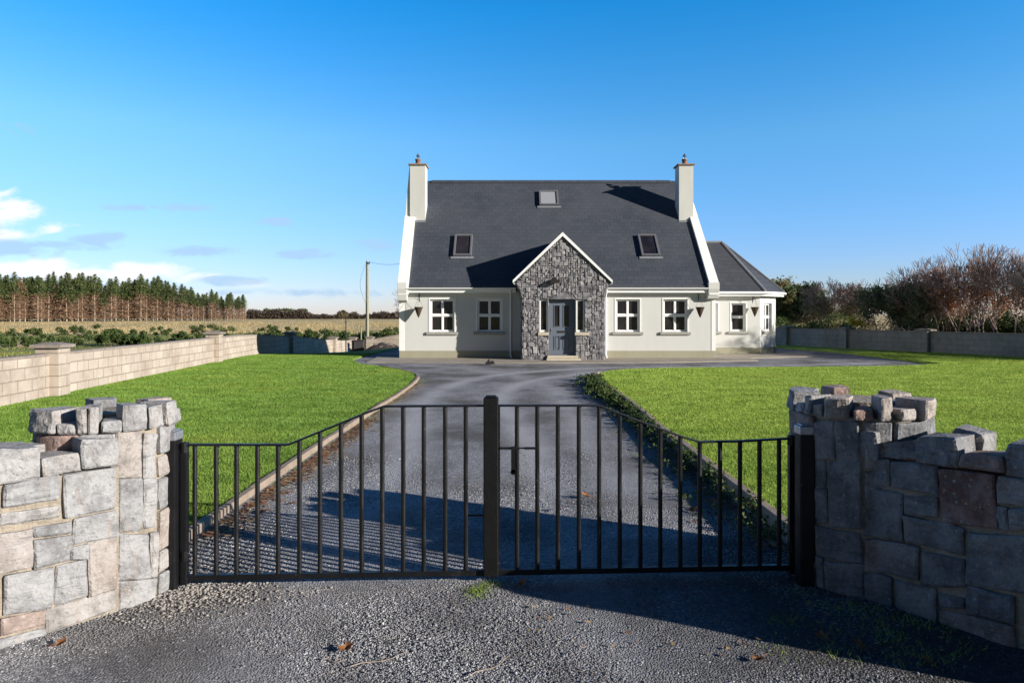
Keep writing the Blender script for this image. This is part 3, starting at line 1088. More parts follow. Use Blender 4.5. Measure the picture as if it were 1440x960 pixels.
def window(parent, x0, x1, z0, z1, Y, rows=2, cols=2, rec=0.10, sill=True, T=None, curtain=0):
    T = T or (lambda x, y, z: (x, y, z))

    def bx(mb, a, b, c, d, e, f):
        s = len(mb.v)
        mb.box(a, b, c, d, e, f)
        for i in range(s, s + 8):
            mb.v[i] = tuple(T(*mb.v[i]))
    fy0, fy1 = Y + rec, Y + rec + 0.06
    fw = 0.055
    fr = MB()
    bx(fr, x0 + .002, x0 + fw, fy0, fy1, z0 + .002, z1 - .002); bx(fr, x1 - fw, x1 - .002, fy0, fy1, z0 + .002, z1 - .002)
    bx(fr, x0 + fw, x1 - fw, fy0, fy1, z0 + .002, z0 + fw); bx(fr, x0 + fw, x1 - fw, fy0, fy1, z1 - fw, z1 - .002)
    zm = z0 + (z1 - z0) * 0.51
    cells = []
    zz = [z0 + fw, zm - 0.040, zm + 0.040, z1 - fw] if rows == 2 else [z0 + fw, z1 - fw]
    if rows == 2:
        bx(fr, x0 + fw, x1 - fw, fy0 - 0.012, fy1, zm - 0.040, zm + 0.040)
    for r in range(rows):
        c0, c1 = zz[2 * r], zz[2 * r + 1]
        w = (x1 - x0 - 2 * fw)
        if cols == 2:
            xm = (x0 + x1) / 2
            bx(fr, xm - 0.031, xm + 0.031, fy0 - 0.006, fy1, c0, c1)
            cc = [(x0 + fw, xm - 0.031), (xm + 0.031, x1 - fw)]
        else:
            cc = [(x0 + fw, x1 - fw)]
        for (a, b) in cc:
            cells.append((a, b, c0, c1))
            # sash bead
            bw = 0.022
            bx(fr, a, a + bw, fy0 + .012, fy1, c0, c1); bx(fr, b - bw, b, fy0 + .012, fy1, c0, c1)
            bx(fr, a + bw, b - bw, fy0 + .012, fy1, c0, c0 + bw); bx(fr, a + bw, b - bw, fy0 + .012, fy1, c1 - bw, c1)
    win = hb(fr, 'window', M['white_pvc'], parent)
    for (a, b, c, d) in cells:
        g = MB()
        bx(g, a + .02, b - .02, fy0 + .028, fy0 + .040, c + .02, d - .02)
        o = hb(g, 'pane', M['glass'], None); o.parent = win
    # painted plaster band round the opening
    bd = MB()
    w = 0.05
    for (a, b, c, d) in ((x0 - w, x0, z0, z1 + w), (x1, x1 + w, z0, z1 + w), (x0, x1, z1, z1 + w)):
        bx(bd, a, b, Y - 0.014, Y + 0.02, c, d)
    o = hb(bd, 'surround', M['white_render'], None); o.parent = win
    if sill:
        sb = MB()
        bx(sb, x0 - 0.14, x1 + 0.14, Y - 0.07, Y + rec, z0 - 0.115, z0 - 0.004)
        o = hb(sb, 'sill', M['sill'], None, bevel=0.012); o.parent = win
    return win


# main walls
wins = [(-3.21, -2.25), (-1.36, -0.40), (4.06, 5.00), (5.92, 6.86)]
WZ0, WZ1 = 1.045, 2.32
mb = MB()
wall_grid(mb, HX0, HX1, 0.31, 2.66, [(a, b, WZ0, WZ1) for a, b in wins], HY)
BY = 2 * RY - HY   # rear wall
# gables and rear
for X, s in ((HX0, -1), (HX1, 1)):
    pts = [(X, HY, 0), (X, BY, 0), (X, BY, 2.66), (X, RY, RZT - 0.25), (X, HY, 2.66)]
    mb.poly(pts if s > 0 else pts[::-1])
mb.poly([(HX1, BY, 0), (HX0, BY, 0), (HX0, BY, 2.66), (HX1, BY, 2.66)])
# room floor/ceil so no light leaks
mb.poly([(HX0, HY + 0.17, 2.66), (HX1, HY + 0.17, 2.66), (HX1, BY, 2.66), (HX0, BY, 2.66)])
hb(mb, 'wall', M['render'])
mb = MB()
mb.box(HX0 - 0.003, HX1 + 0.003, HY - 0.018, HY + 0.2, -0.2, 0.31)
hb(mb, 'plinth', M['plinth'])
for a, b in wins:
    window(house, a, b, WZ0, WZ1, HY)
# dim backs behind the panes
mb = MB()
for a, b in wins:
    mb = MB()
    mb.box(a - .05, b + .05, HY + 0.18, HY + 0.2, WZ0 - .05, WZ1 + .05)
    hb(mb, 'room_back', M['curtain'])

# quoins: white painted strips at the corners
mb = MB(); mb.box(HX0 - 0.012, HX0 + 0.19, HY - 0.012, HY + 0.30, 0.31, 2.60)
hb(mb, 'quoin', M['white_render'])
mb = MB(); mb.box(HX1 - 0.15, HX1 + 0.012, HY - 0.012, HY + 0.30, 0.31, 2.60)
hb(mb, 'quoin', M['white_render'])

# roof
TH = 0.16
nrm = Vector((0, -MS, 1)).normalized()
mb = MB()
e = Vector((0, EY, EZ)); r_ = Vector((0, RY, RZT)); b_ = Vector((0, 2 * RY - EY, EZ))


def sect(x): return [Vector((x, EY, EZ)), Vector((x, RY, RZT)), Vector((x, 2 * RY - EY, EZ)), Vector((x, 2 * RY - EY, EZ - .16)), Vector((x, RY, RZT - .24)), Vector((x, EY, EZ - .09))]


mb.prism(sect(HX0 + 0.25), (HX1 - HX0 - 0.5, 0, 0))
roof = hb(mb, 'roof', M['slate'])
mb = MB()
x = HX0 + 0.7
while x < HX1 - 0.75:
    x2 = min(x + 0.45, HX1 - 0.7)
    mb.prism([(x, RY - 0.15, RZT - 0.12), (x, RY - 0.03, RZT + 0.028), (x, RY + 0.03, RZT + 0.028), (x, RY + 0.15, RZT - 0.12)], (x2 - x - 0.006, 0, 0))
    x += 0.45
o = hb(mb, 'ridge_tiles', M['slate'], None); o.parent = roof


# raised gable verges
def verge(xo0, xi0, xo1, xi1, name):
    """xo outer, xi inner edge at eave (0) and ridge (1)"""
    mb = MB()
    up = 0.14
    for sgn in (1, -1):
        ye = EY - 0.02 if sgn > 0 else 2 * RY - EY + 0.02
        pts_e = [(xo0, ye, EZ - 0.35), (xi0, ye, EZ - 0.35), (xi0, ye, EZ + up), (xo0, ye, EZ + up)]
        pts_r = [(xo1, RY, RZT - 0.35), (xi1, RY, RZT - 0.35), (xi1, RY, RZT + up), (xo1, RY, RZT + up)]
        b = len(mb.v)
        mb.v += pts_e + pts_r
        q = [(0, 1, 2, 3), (0, 4, 5, 1), (1, 5, 6, 2), (2, 6, 7, 3), (3, 7, 4, 0)]
        for f in q:
            mb.face([b + i for i in f])
    return hb(mb, name, M['white_render'])


verge(HX0 - 0.02, HX0 + 0.40, HX0 - 0.33, HX0 + 0.12, 'verge')
verge(HX1 + 0.05, HX1 - 0.32, HX1 + 0.02, HX1 - 0.30, 'verge')
# kneelers
for (x0, x1, z0) in ((HX0 - 0.03, HX0 + 0.33, 2.22), (HX1 - 0.36, HX1 + 0.06, 2.30)):
    mb = MB()
    mb.prism([(x0, HY - 0.02, z0), (x0, HY - 0.02, EZ + 0.13), (x0, EY - 0.07, EZ + 0.13), (x0, EY - 0.07, EZ - 0.12), (x0, EY + .05, z0 + 0.05)], (x1 - x0, 0, 0))
    hb(mb, 'kneeler', M['kneeler'], bevel=0.01)

# fascia, soffit and gutter, split by the porch
PX0, PX1 = 0.03, 3.745
for (x0, x1) in ((HX0 + 0.36, PX0 + 0.12), (PX1 - 0.12, HX1 - 0.37)):
    mb = MB()
    mb.box(x0, x1, EY + 0.02, EY + 0.045, EZ - 0.26, EZ - 0.09)
    mb.box(x0, x1, EY + 0.045, HY - 0.002, EZ - 0.26, EZ - 0.235)
    fa = hb(mb, 'fascia', M['white_pvc'])
    mb = MB()
    # half round gutter
    n = 8
    prof = []
    for i in range(n + 1):
        t = math.pi + math.pi * i / n
        prof.append((EY - 0.045 + 0.062 * math.cos(t), EZ - 0.075 + 0.062 * math.sin(t)))
    for i in range(n, -1, -1):
        t = math.pi + math.pi * i / n
        prof.append((EY - 0.045 + 0.052 * math.cos(t), EZ - 0.075 + 0.052 * math.sin(t)))
    for i in range(len(prof)):
        j = (i + 1) % len(prof)
        a, b = prof[i], prof[j]
        mb.poly([(x0, a[0], a[1]), (x1, a[0], a[1]), (x1, b[0], b[1]), (x0, b[0], b[1])])
    g = hb(mb, 'gutter', M['white_pvc'], None); g.parent = fa
for x in (X_at(718, 26.6), X_at(852, 26.6)):
    mb = MB()
    mb.path([(x, EY - 0.03, EZ - 0.13), (x, EY - 0.03, EZ - 0.2), (x, HY - 0.06, EZ - 0.42), (x, HY - 0.06, 0.12), (x + 0.04, HY - 0.13, 0.05)], 0.036, 10)
    for z in (2.3, 1.25, 0.4):
        mb.tube((x, HY - 0.06, z - 0.02), (x, HY - 0.06, z + 0.02), 0.043, 0.043, 10)
    hb(mb, 'downpipe', M['white_pvc'], smooth=False)

# roof windows
CR = EZ - MS * EY


def roofpt(px, py):
    k = (HOR - py) / FOC
    Y = (EYE - CR) / (MS - k)
    return Vector((X_at(px, Y), Y, EYE + k * Y))


def skylight(pxa, pxb, pya, pyb, open_=False, pale=False):
    top = roofpt(pxa, pya); bot = roofpt(pxa, pyb)
    x0 = X_at(pxa, (top.y + bot.y) / 2); x1 = X_at(pxb, (top.y + bot.y) / 2)
    L = (top - bot).length
    sl_ = (Vector((0, top.y, top.z)) - Vector((0, bot.y, bot.z))).normalized()
    o0 = Vector((0, bot.y, bot.z))
    Mx = Matrix(((1, 0, 0, 0), (0, sl_.y, nrm.y, 0), (0, sl_.z, nrm.z, 0), (0, 0, 0, 1)))
    Mx = Matrix.Translation(o0) @ Mx
    mb = MB()
    w = 0.085
    h = 0.12
    for (a, b, c, d) in ((x0, x0 + w, 0, L), (x1 - w, x1, 0, L), (x0 + w, x1 - w, 0, w), (x0 + w, x1 - w, L - w * 1.3, L)):
        mb.box(a, b, c, d, -0.02, h, Mx)
    s = hb(mb, 'skylight', M['skylight_frame'], bevel=0.01)
    mb = MB(); mb.box(x0 + w - .01, x1 - w + .01, w - .01, L - w * 1.3 + .01, 0.05, 0.085, Mx)
    g = hb(mb, 'pane', M['sky_pane'] if pale else M['glass'], None); g.parent = s
    mb = MB(); mb.box(x0 - 0.09, x1 + 0.09, -0.12, 0.0, 0.012, 0.03, Mx)
    g = hb(mb, 'flashing', M['lead'], None); g.parent = s
    return s


t_ = NT('roof_pane_sky_reflection')
M['sky_pane'] = t_.set(color=(0.30, 0.31, 0.33), rough=0.15, spec=0.6)  # pale colour stands for the sky reflected in the glass
skylight(638.5, 664, 332, 361.5)
skylight(899, 925, 332, 361.5)
skylight(758, 785, 270, 290.5, pale=True)

# chimneys
CY0, CY1 = 29.3, 30.02
for k, (x0, x1) in enumerate(((X_at(576.5, CY0), X_at(598, CY0)), (X_at(955, CY0), X_at(975, CY0)))):
    mb = MB()
    zt = 8.13
    mb.box(x0, x1, CY0, CY1, 5.0, zt)
    ch = hb(mb, 'chimney', M['chimney'], roof if False else house)
    if k == 0:
        mb = MB()
        xb = X_at(569.5, CY0 + 0.1)
        mb.prism([(x0 - .002, CY0 + 0.06, 5.3), (xb, CY0 + 0.06, 5.3), (xb, CY0 + 0.06, 5.75), (x0 - 0.03, CY0 + 0.06, zt - 0.02), (x0 - .002, CY0 + 0.06, zt - 0.02)], (0, CY1 - CY0 - 0.08, 0))
        q = hb(mb, 'chimney_flank', M['white_render'], None); q.parent = ch
    mb = MB()
    mb.box(x0 - 0.07, x1 + 0.07, CY0 - 0.07, CY1 + 0.07, zt, zt + 0.065)
    q = hb(mb, 'chimney_cap', M['cap'], None, bevel=0.012); q.parent = ch
    xc = (x0 + x1) / 2 + (0.02 if k else -0.03); yc = (CY0 + CY1) / 2
    mb = MB()
    mb.lathe([(0.13, 0), (0.14, 0.03), (0.115, 0.06), (0.105, 0.2), (0.13, 0.22), (0.13, 0.26), (0.1, 0.27)], (xc, yc, zt + 0.06), 16)
    q = hb(mb, 'chimney_pot', M['terracotta'], None, smooth=True); q.parent = ch
    mb = MB()
    for i in range(8):
        t = 2 * math.pi * i / 8
        mb.tube((xc + 0.12 * math.cos(t), yc + 0.12 * math.sin(t), zt + 0.30), (xc, yc, zt + 0.56), 0.009, 0.009, 5)
    mb.lathe([(0.125, 0.0), (0.125, 0.025)], (xc, yc, zt + 0.30), 14)
    mb.lathe([(0.09, 0.0), (0.012, 0.13)], (xc, yc, zt + 0.45), 12)
    q = hb(mb, 'cowl', M['cowl'], None); q.parent = ch
    mb = MB()
    mb.box(x0 + (0.10 if k == 0 else -0.03), x1 + 0.03, CY0 - 0.09, CY0 - 0.002, 5.60, 5.74)
    q = hb(mb, 'flashing', M['lead'], None); q.parent = ch


# ---- stone laying -------------------------------------------------------
def pack(W_, H_, cell, ok, sizes, seed):
    rr = random.Random(seed)
    nx_, nz_ = int(round(W_ / cell)), int(round(H_ / cell))
    free = [[ok((i + .5) * cell, (j + .5) * cell) for i in range(nx_)] for j in range(nz_)]
    out = []
    for j in range(nz_):
        for i in range(nx_):
            if not free[j][i]: continue
            w, h = rr.choice(sizes)
            ww = 1
            while ww < w and i + ww < nx_ and free[j][i + ww]: ww += 1
            hh = 1
            while hh < h and j + hh < nz_ and all(free[j + hh][i + q] for q in range(ww)): hh += 1
            for a in range(hh):
                for b in range(ww): free[j + a][i + b] = False
            out.append((i * cell, (i + ww) * cell, j * cell, (j + hh) * cell))
    return out


def stone(mb, quad, f, t=0.12, proud=0.02, n=5, rough=0.006, joint=0.0, tint=None, jit=0.006, edge=0.018, tilt=0.004, turn=0.0):
    """quad: BL,BR,TR,TL in (u,z); f(u,z,out)->xyz ; irregular block with rounded arrises"""
    q = [Vector((a, b)) for a, b in quad]
    c = sum(q, Vector((0, 0))) / 4
    qq = []
    for p in q:
        d = p - c
        L = d.length
        p2 = c + d * max(0.2, (L - joint * 1.2 + (0.010 if joint == 0 else 0)) / L)
        qq.append(p2 + Vector((rng.uniform(-jit, jit), rng.uniform(-jit, jit))))
    off = Vector((rng.uniform(0, 50), rng.uniform(0, 50), rng.uniform(0, 50)))
    ta, tb = rng.uniform(-tilt, tilt) + turn, rng.uniform(-tilt, tilt)
    pr = proud * rng.uniform(0.6, 1.25)
    w = (qq[1] - qq[0]).length; h = (qq[3] - qq[0]).length
    # grid lines: dense near edges
    es = min(0.25, edge / max(w, 1e-3)); et = min(0.25, edge / max(h, 1e-3))
    S_ = [0, es] + [es + (1 - 2 * es) * k / (n - 3) for k in range(1, n - 3)] + [1 - es, 1]
    T_ = [0, et] + [et + (1 - 2 * et) * k / (n - 3) for k in range(1, n - 3)] + [1 - et, 1]
    b = len(mb.v)
    tint = rng.random() if tint is None else tint
    N = n
    for j, tt in enumerate(T_):
        for i, ss in enumerate(S_):
            p = qq[0] * (1 - ss) * (1 - tt) + qq[1] * ss * (1 - tt) + qq[2] * ss * tt + qq[3] * (1 - ss) * tt
            border = (i in (0, N - 1)) + (j in (0, N - 1))
            # rough outline
            wob = Vector((noise.noise(Vector((p.x * 9, p.y * 9, 3)) + off), noise.noise(Vector((p.x * 9, p.y * 9, 9)) + off))) * jit * 1.3 if border else Vector((0, 0))
            if border == 2:
                dd = (c - p); wob = wob + dd.normalized() * min(edge * 0.30, dd.length * .1)
            p = p + wob
            o = pr + rough * 2.2 * noise.noise(Vector((p.x * 5, p.y * 5, 0)) + off) + rough * noise.noise(Vector((p.x * 17, p.y * 17, 5)) + off)
            if N > 8: o += rough * .55 * (abs(noise.noise(Vector((p.x * 38, p.y * 30, 1)) + off)) - .25) + rough * .8 * (noise.cell(Vector((p.x * 9 + p.y * 3, p.y * 7, 2)) + off) - .5) * .5
            o += ta * (ss - .5) * 2 + tb * (tt - .5) * 2
            if border: o -= min(edge * 0.8, pr * 0.75)
            mb.v.append(tuple(f(p.x, p.y, o)))
    for j in range(N - 1):
        for i in range(N - 1):
            a = b + j * N + i
            mb.face((a, a + 1, a + N + 1, a + N), tint)
    ring = [i for i in range(N)] + [j * N + N - 1 for j in range(1, N)] + [(N - 1) * N + i for i in range(N - 2, -1, -1)] + [j * N for j in range(N - 2, 0, -1)]
    s2 = len(mb.v)
    for k in ring:
        ss = S_[k % N]; tt = T_[k // N]
        p = qq[0] * (1 - ss) * (1 - tt) + qq[1] * ss * (1 - tt) + qq[2] * ss * tt + qq[3] * (1 - ss) * tt
        mb.v.append(tuple(f(p.x, p.y, -t)))
    m = len(ring)
    for k in range(m):
        k2 = (k + 1) % m
        mb.face((b + ring[k2], b + ring[k], s2 + k, s2 + k2), tint)
    mb.face([s2 + k for k in reversed(range(m))], tint)


# ---- porch ----------------------------------------------------------------
PY = 25.5
PW0, PW1 = 0.37, 3.44
APX, APZ = 1.885, 4.70
PEZ = 2.95


def porch_half(z):
    """wall x limits at height z"""
    if z < 2.35: return PW0, PW1
    if z < 2.92:
        k = (z - 2.35) / 0.57
        return PW0 - 0.25 * k, PW1 + 0.22 * k
    k = (z - 2.92) / (APZ - 2.92)
    return (PW0 - .25) + (APX - PW0 + .25) * k, (PW1 + .22) + (APX - PW1 - .22) * k


DX0, DX1, DZ0, DZ1 = 1.37, 2.37, 0.19, 2.29
SL = (1.03, 1.335, 1.065, 2.28); SR = (2.40, 2.71, 1.065, 2.28)
openings = [(DX0, DX1, 0.0, DZ1), SL, SR]
mb = MB()
# backing wall with openings
outline_holes = [(DX0, DX1, 0.0, DZ1), SL, SR]
wall_grid(mb, PW0, PW1, 0.0, 2.35, outline_holes, PY + 0.004, 0.2)
mb.poly([(PW0, PY + .004, 2.35), (PW1, PY + .004, 2.35), (PW1 + .22, PY + .004, 2.92), (APX, PY + .004, APZ), (PW0 - .25, PY + .004, 2.92)])
for (x, s) in ((PW0, -1), (PW1, 1)):
    fx = -0.25 if s < 0 else 0.22
    p = [(x, PY, 0), (x, HY + .1, 0), (x, HY + .1, 2.35), (x, PY, 2.35)]
    mb.poly(p if s > 0 else p[::-1])
    p = [(x, PY, 2.35), (x, HY + .1, 2.35), (x + fx, HY + .1, 2.92), (x + fx, PY, 2.92)]
    mb.poly(p if s > 0 else p[::-1])
pw = hb(mb, 'porch_wall', M['mortar_dark'])


def pok(u, z):
    x = PW0 - .3 + u
    a, b = porch_half(z)
    if not (a - 0.02 < x < b + 0.02): return False
    for (h0, h1, h2, h3) in openings:
        if h0 - 0.0 < x < h1 + 0.0 and h2 - 0.0 < z < h3 + 0.0: return False
    return True


def clampx(x, z):
    a, b = porch_half(max(0, z))
    x = min(max(x, a + 0.01), b - 0.01)
    for (h0, h1, h2, h3) in openings:
        if h0 < x < h1 and h2 < z < h3:
            x = h0 - .004 if x - h0 < h1 - x else h1 + .004
    return x


mb = MB()
fp = lambda u, z, o: (u, PY - o, z)
sizes = [(1, 2), (2, 2), (2, 1), (2, 3), (1, 1), (3, 2), (1, 3), (2, 2), (1, 2)]
for (a, b, c, d) in pack(3.7, 4.8, 0.088, pok, sizes, 5):
    a += PW0 - .3; b += PW0 - .3
    q = [(clampx(a, c), c), (clampx(b, c), c), (clampx(b, d), d), (clampx(a, d), d)]
    if abs(q[1][0] - q[0][0]) < .03 and abs(q[2][0] - q[3][0]) < .03: continue
    stone(mb, q, fp, t=0.0, proud=0.036, n=5, rough=0.011, joint=0.009, jit=0.013, edge=0.014, tilt=0.010)
# side faces (return walls)
for (X, s) in ((PW0, -1), (PW1, 1)):
    fs = (lambda u, z, o, X=X, s=s: (X + s * o, (HY - u) if s < 0 else (PY + u), z))
    for (a, b, c, d) in pack(1.16, 2.35, 0.1, lambda u, z: True, sizes, 9 + s):
        stone(mb, [(a, c), (b, c), (b, d), (a, d)], fs, t=0.0, proud=0.03, n=5, rough=0.009, joint=0.008, jit=0.01, edge=0.014)
o = hb(mb, 'stone_facing', M['porch_stone'], None); o.parent = pw
# porch roof
YB = EY + (4.72 - EZ) / MS + 0.25
mb = MB()
ov = 0.03
hx = PX1 - 0.03
for s in (-1, 1):
    xe = PX0 + 0.02 if s < 0 else PX1 - 0.02
    # slope plane prism back into the main roof
    pe = [(xe, PY - 0.06, 2.985), (APX, PY - 0.06, 4.775), (APX, PY - 0.06, 4.66), (xe, PY - 0.06, 2.87)]
    b = len(mb.v)
    ye = EY + (2.98 - EZ) / MS + 0.3
    mb.v += pe + [(xe, ye, 2.985), (APX, YB, 4.775), (APX, YB, 4.66), (xe, ye, 2.87)]
    for q in ((0, 1, 2, 3), (4, 5, 1, 0), (7, 6, 5, 4), (3, 2, 6, 7), (0, 3, 7, 4)):
        mb.face([b + i for i in (q if s > 0 else q[::-1])])
hb(mb, 'porch_roof', M['slate'])
# barge boards
mb = MB()
for s in (-1, 1):
    xe = PX0 if s < 0 else PX1
    d = Vector((APX - xe, 0, 4.79 - 3.0)).normalized()
    dn = Vector((-d.z, 0, d.x)) if s < 0 else Vector((d.z, 0, -d.x))
    if dn.z > 0: dn = -dn
    a = Vector((xe, PY - 0.10, 3.0)); b = Vector((APX, PY - 0.10, 4.79))
    k = 0.105 / abs(dn.z)
    mb.prism([a, b, b - Vector((0, 0, k)), a + dn * 0.0 - Vector((0, 0, k * 0.75))], (0, 0.03, 0))
hb(mb, 'bargeboard', M['white_pvc'])
for s in (-1, 1):
    mb = MB()
    xe = PX0 if s < 0 else PX1
    x2 = PW0 - .25 if s < 0 else PW1 + .22
    mb.box(min(xe, x2) + .03, max(xe, x2) - .0, PY - .06, HY - .35, 2.86, 2.885)
    hb(mb, 'soffit', M['white_pvc'])

# door and side lights
mb = MB()
mb.box(DX0, DX0 + .055, PY + .17, PY + .25, DZ0, DZ1); mb.box(DX1 - .055, DX1, PY + .17, PY + .25, DZ0, DZ1)
mb.box(DX0 + .055, DX1 - .055, PY + .17, PY + .25, DZ1 - .07, DZ1); mb.box(DX0, DX1, PY + .13, PY + .25, DZ0, DZ0 + .04)
# leaf with recessed panels: build the leaf as stiles and rails round glazed slits
lx0, lx1, lz0, lz1, ly = DX0 + .057, DX1 - .057, DZ0 + .042, DZ1 - .072, PY + .19
holes = [(lx0 + .17, lx0 + .36, 1.28, 2.06), (lx1 - .36, lx1 - .17, 1.28, 2.06), (lx0 + .17, lx0 + .36, 0.42, 0.90), (lx1 - .36, lx1 - .17, 0.42, 0.90)]
wall_grid(mb, lx0, lx1, lz0, lz1, holes, ly, 0.02)
for (a, b, c, d) in holes:   # raised mouldings
    for q in ((a - .025, a, c - .025, d + .025), (b, b + .025, c - .025, d + .025), (a, b, c - .025, c), (a, b, d, d + .025)):
        mb.box(q[0], q[1], ly - .014, ly + .004, q[2], q[3])
for (a, b, c, d) in holes[2:]:
    mb.box(a, b, ly + .02, ly + .03, c, d)
    mb.box(a + .04, b - .04, ly + .006, ly + .02, c + .04, d - .04)
door = hb(mb, 'door', M['door'])
mb = MB()
for (a, b, c, d) in holes[:2]:
    mb.box(a, b, ly + .018, ly + .028, c, d)
o = hb(mb, 'pane', M['glass'], None); o.parent = door
mb = MB(); mb.box((lx0 + lx1) / 2 - .15, (lx0 + lx1) / 2 + .15, ly - .022, ly - .001, 1.04, 1.11)
o = hb(mb, 'letterbox', M['dark_iron'], None, bevel=.006); o.parent = door
mb = MB(); mb.box(lx0 + .03, lx0 + .07, ly - .014, ly - .001, 1.02, 1.22); mb.tube((lx0 + .05, ly - .05, 1.14), (lx0 + .17, ly - .05, 1.14), .010); mb.tube((lx0 + .05, ly - .05, 1.14), (lx0 + .05, ly, 1.14), .010)
o = hb(mb, 'handle', M['worn_metal'], None); o.parent = door
for (a, b, c, d) in (SL, SR):
    mb = MB()
    fw = .05
    mb.box(a, a + fw, PY + .06, PY + .12, c, d); mb.box(b - fw, b, PY + .06, PY + .12, c, d)
    mb.box(a + fw, b - fw, PY + .06, PY + .12, c, c + .08); mb.box(a + fw, b - fw, PY + .06, PY + .12, d - .05, d)
    w_ = hb(mb, 'sidelight', M['white_pvc'])
    mb = MB(); mb.box(a + fw - .005, b - fw + .005, PY + .085, PY + .095, c + .075, d - .045)
    o = hb(mb, 'pane', M['glass'], None); o.parent = w_
    mb = MB(); mb.box(a - .06, b + (.03 if a < 1.5 else .16), PY - .075, PY + .06, c - .12, c - .004)
    o = hb(mb, 'sill', M['step'], None, bevel=.01); o.parent = w_
mb = MB()
mb.box(DX0 - .10, DX1 + .15, PY - .42, PY - .0, 0.02, 0.105)
mb.box(DX0 - .06, DX1 + .08, PY - .12, PY + .13, 0.105, 0.188)
hb(mb, 'doorstep', M['step'], bevel=.012)
# outside lamp on the gable
mb = MB()
lx = X_at(780.5, PY - .12); lz = EYE + (HOR - 395) / FOC * PY
mb.box(lx - .05, lx + .05, PY - .06, PY - .0, lz + .02, lz + .14)
mb.prism([(lx - .17, PY - .06, lz - .03), (lx - .17, PY - .26, lz - .10), (lx - .17, PY - .26, lz - .04), (lx - .17, PY - .10, lz + .05), (lx - .17, PY - .06, lz + .05)], (.34, 0, 0))
lamp = hb(mb, 'porch_floodlight', M['dark_iron'])

# ---- right hand sunroom extension ---------------------------------------
XY = 29.5
XA, XB = 10.72, 11.75
XC = 30.43
mb = MB()
E0 = (8.28, 8.90); E1 = (9.47, 10.10); ez0, ez1 = 1.0, 2.22
wall_grid(mb, HX1, XA, 0.30, 2.60, [(E0[0], E0[1], ez0, ez1), (E1[0], E1[1], ez0, ez1)], XY)
dv = Vector((XB - XA, XC - XY, 0)); LD = dv.length; du = dv.normalized(); dn_ = Vector((du.y, -du.x, 0))
TS = lambda x, y, z: (XA + du.x * x - dn_.x * y, XY + du.y * x - dn_.y * y, z)
sw = (0.30, LD - 0.36)
wall_grid(mb, 0, LD, 0.30, 2.60, [(sw[0], sw[1], ez0, ez1)], 0.0, T=TS)
mb.poly([(XB, XC, 0), (XB, 34.6, 0), (XB, 34.6, 2.6), (XB, XC, 2.6)])
mb.poly([(XB, 34.6, 0), (10.7, 35.5, 0), (10.7, 35.5, 2.6), (XB, 34.6, 2.6)])
mb.poly([(10.7, 35.5, 0), (HX1, 35.5, 0), (HX1, 35.5, 2.6), (10.7, 35.5, 2.6)])
hb(mb, 'sunroom_wall', M['render'])
mb = MB()
mb.prism([(HX1 + .01, XY - .018, -.2), (XA + .008, XY - .018, -.2), (XB + .018, XC - .008, -.2), (XB + .018, 34.6, -.2), (HX1 + .01, 34.6, -.2)], (0, 0, .5))
hb(mb, 'plinth', M['plinth'])
window(house, E0[0], E0[1], ez0, ez1, XY, 2, 1)
window(house, E1[0], E1[1], ez0, ez1, XY, 2, 1)
window(house, sw[0], sw[1], ez0, ez1, 0.0, 2, 2, T=TS)
mb = MB()
for a in (E0, E1):
    mb = MB(); mb.box(a[0] - .05, a[1] + .05, XY + .18, XY + .2, ez0 - .05, ez1 + .05)
    hb(mb, 'room_back', M['curtain'])
# eaves polygon
ev = [(HX1, 29.2), (10.85, 29.2), (12.07, 30.30), (12.07, 34.7), (10.85, 35.8), (HX1, 35.8)]
ez = 2.715
apex = (9.98, 32.5, 5.16); apl = (HX1, 32.5, 5.16)
mb = MB()
E = [(x, y, ez) for x, y in ev]
mb.poly([E[0], E[1], apex, apl]); mb.poly([E[1], E[2], apex]); mb.poly([E[2], E[3], apex]); mb.poly([E[3], E[4], apex]); mb.poly([E[4], E[5], apl, apex])
mb.poly([(x, y, ez - .03) for x, y in ev][::-1])
rf = hb(mb, 'sunroom_roof', M['tile'])
mb = MB()
for a, b in ((E[1], apex), (E[2], apex), (apl, apex)):
    a, b = Vector(a), Vector(b)
    mb.tube(a + Vector((0, 0, .01)), b + Vector((0, 0, .02)), .055, .055, 6)
o = hb(mb, 'hip_tiles', M['lead'], None); o.parent = rf
mb = MB()
cx, cy = 9.9, 32.4


def ring_strip(mb, pts, off0, off1, z0, z1):
    """band outside an open polyline, offset outward (to the right of travel)"""
    def offs(o):
        out = []
        for i, p in enumerate(pts):
            ns = []
            if i > 0: ns.append(Vector((pts[i][1] - pts[i - 1][1], -(pts[i][0] - pts[i - 1][0]), 0)).normalized())
            if i < len(pts) - 1: ns.append(Vector((pts[i + 1][1] - pts[i][1], -(pts[i + 1][0] - pts[i][0]), 0)).normalized())
            n = sum(ns, Vector((0, 0, 0))).normalized()
            k = o / max(.5, n.dot(ns[0]))
            out.append((p[0] + n.x * k, p[1] + n.y * k))
        return out
    A, B = offs(off0), offs(off1)
    for i in range(len(pts) - 1):
        q = [(*A[i], z0), (*A[i + 1], z0), (*B[i + 1], z0), (*B[i], z0)]
        mb.prism(q, (0, 0, z1 - z0))


ring_strip(mb, ev[:4], -.03, 0.0, ez - .20, ez - .005)
mb.prism([(HX1 + .02, 29.23, ez - .2), (10.84, 29.23, ez - .2), (12.04, 30.31, ez - .2), (12.04, 34.7, ez - .2), (HX1 + .02, 34.7, ez - .2)], (0, 0, .02))
fa = hb(mb, 'fascia', M['white_pvc'])
mb = MB()
ring_strip(mb, ev[:4], 0.004, 0.10, ez - .105, ez - .02)
o = hb(mb, 'gutter', M['white_pvc'], None, bevel=.02); o.parent = fa
house_parts = list(house.children)

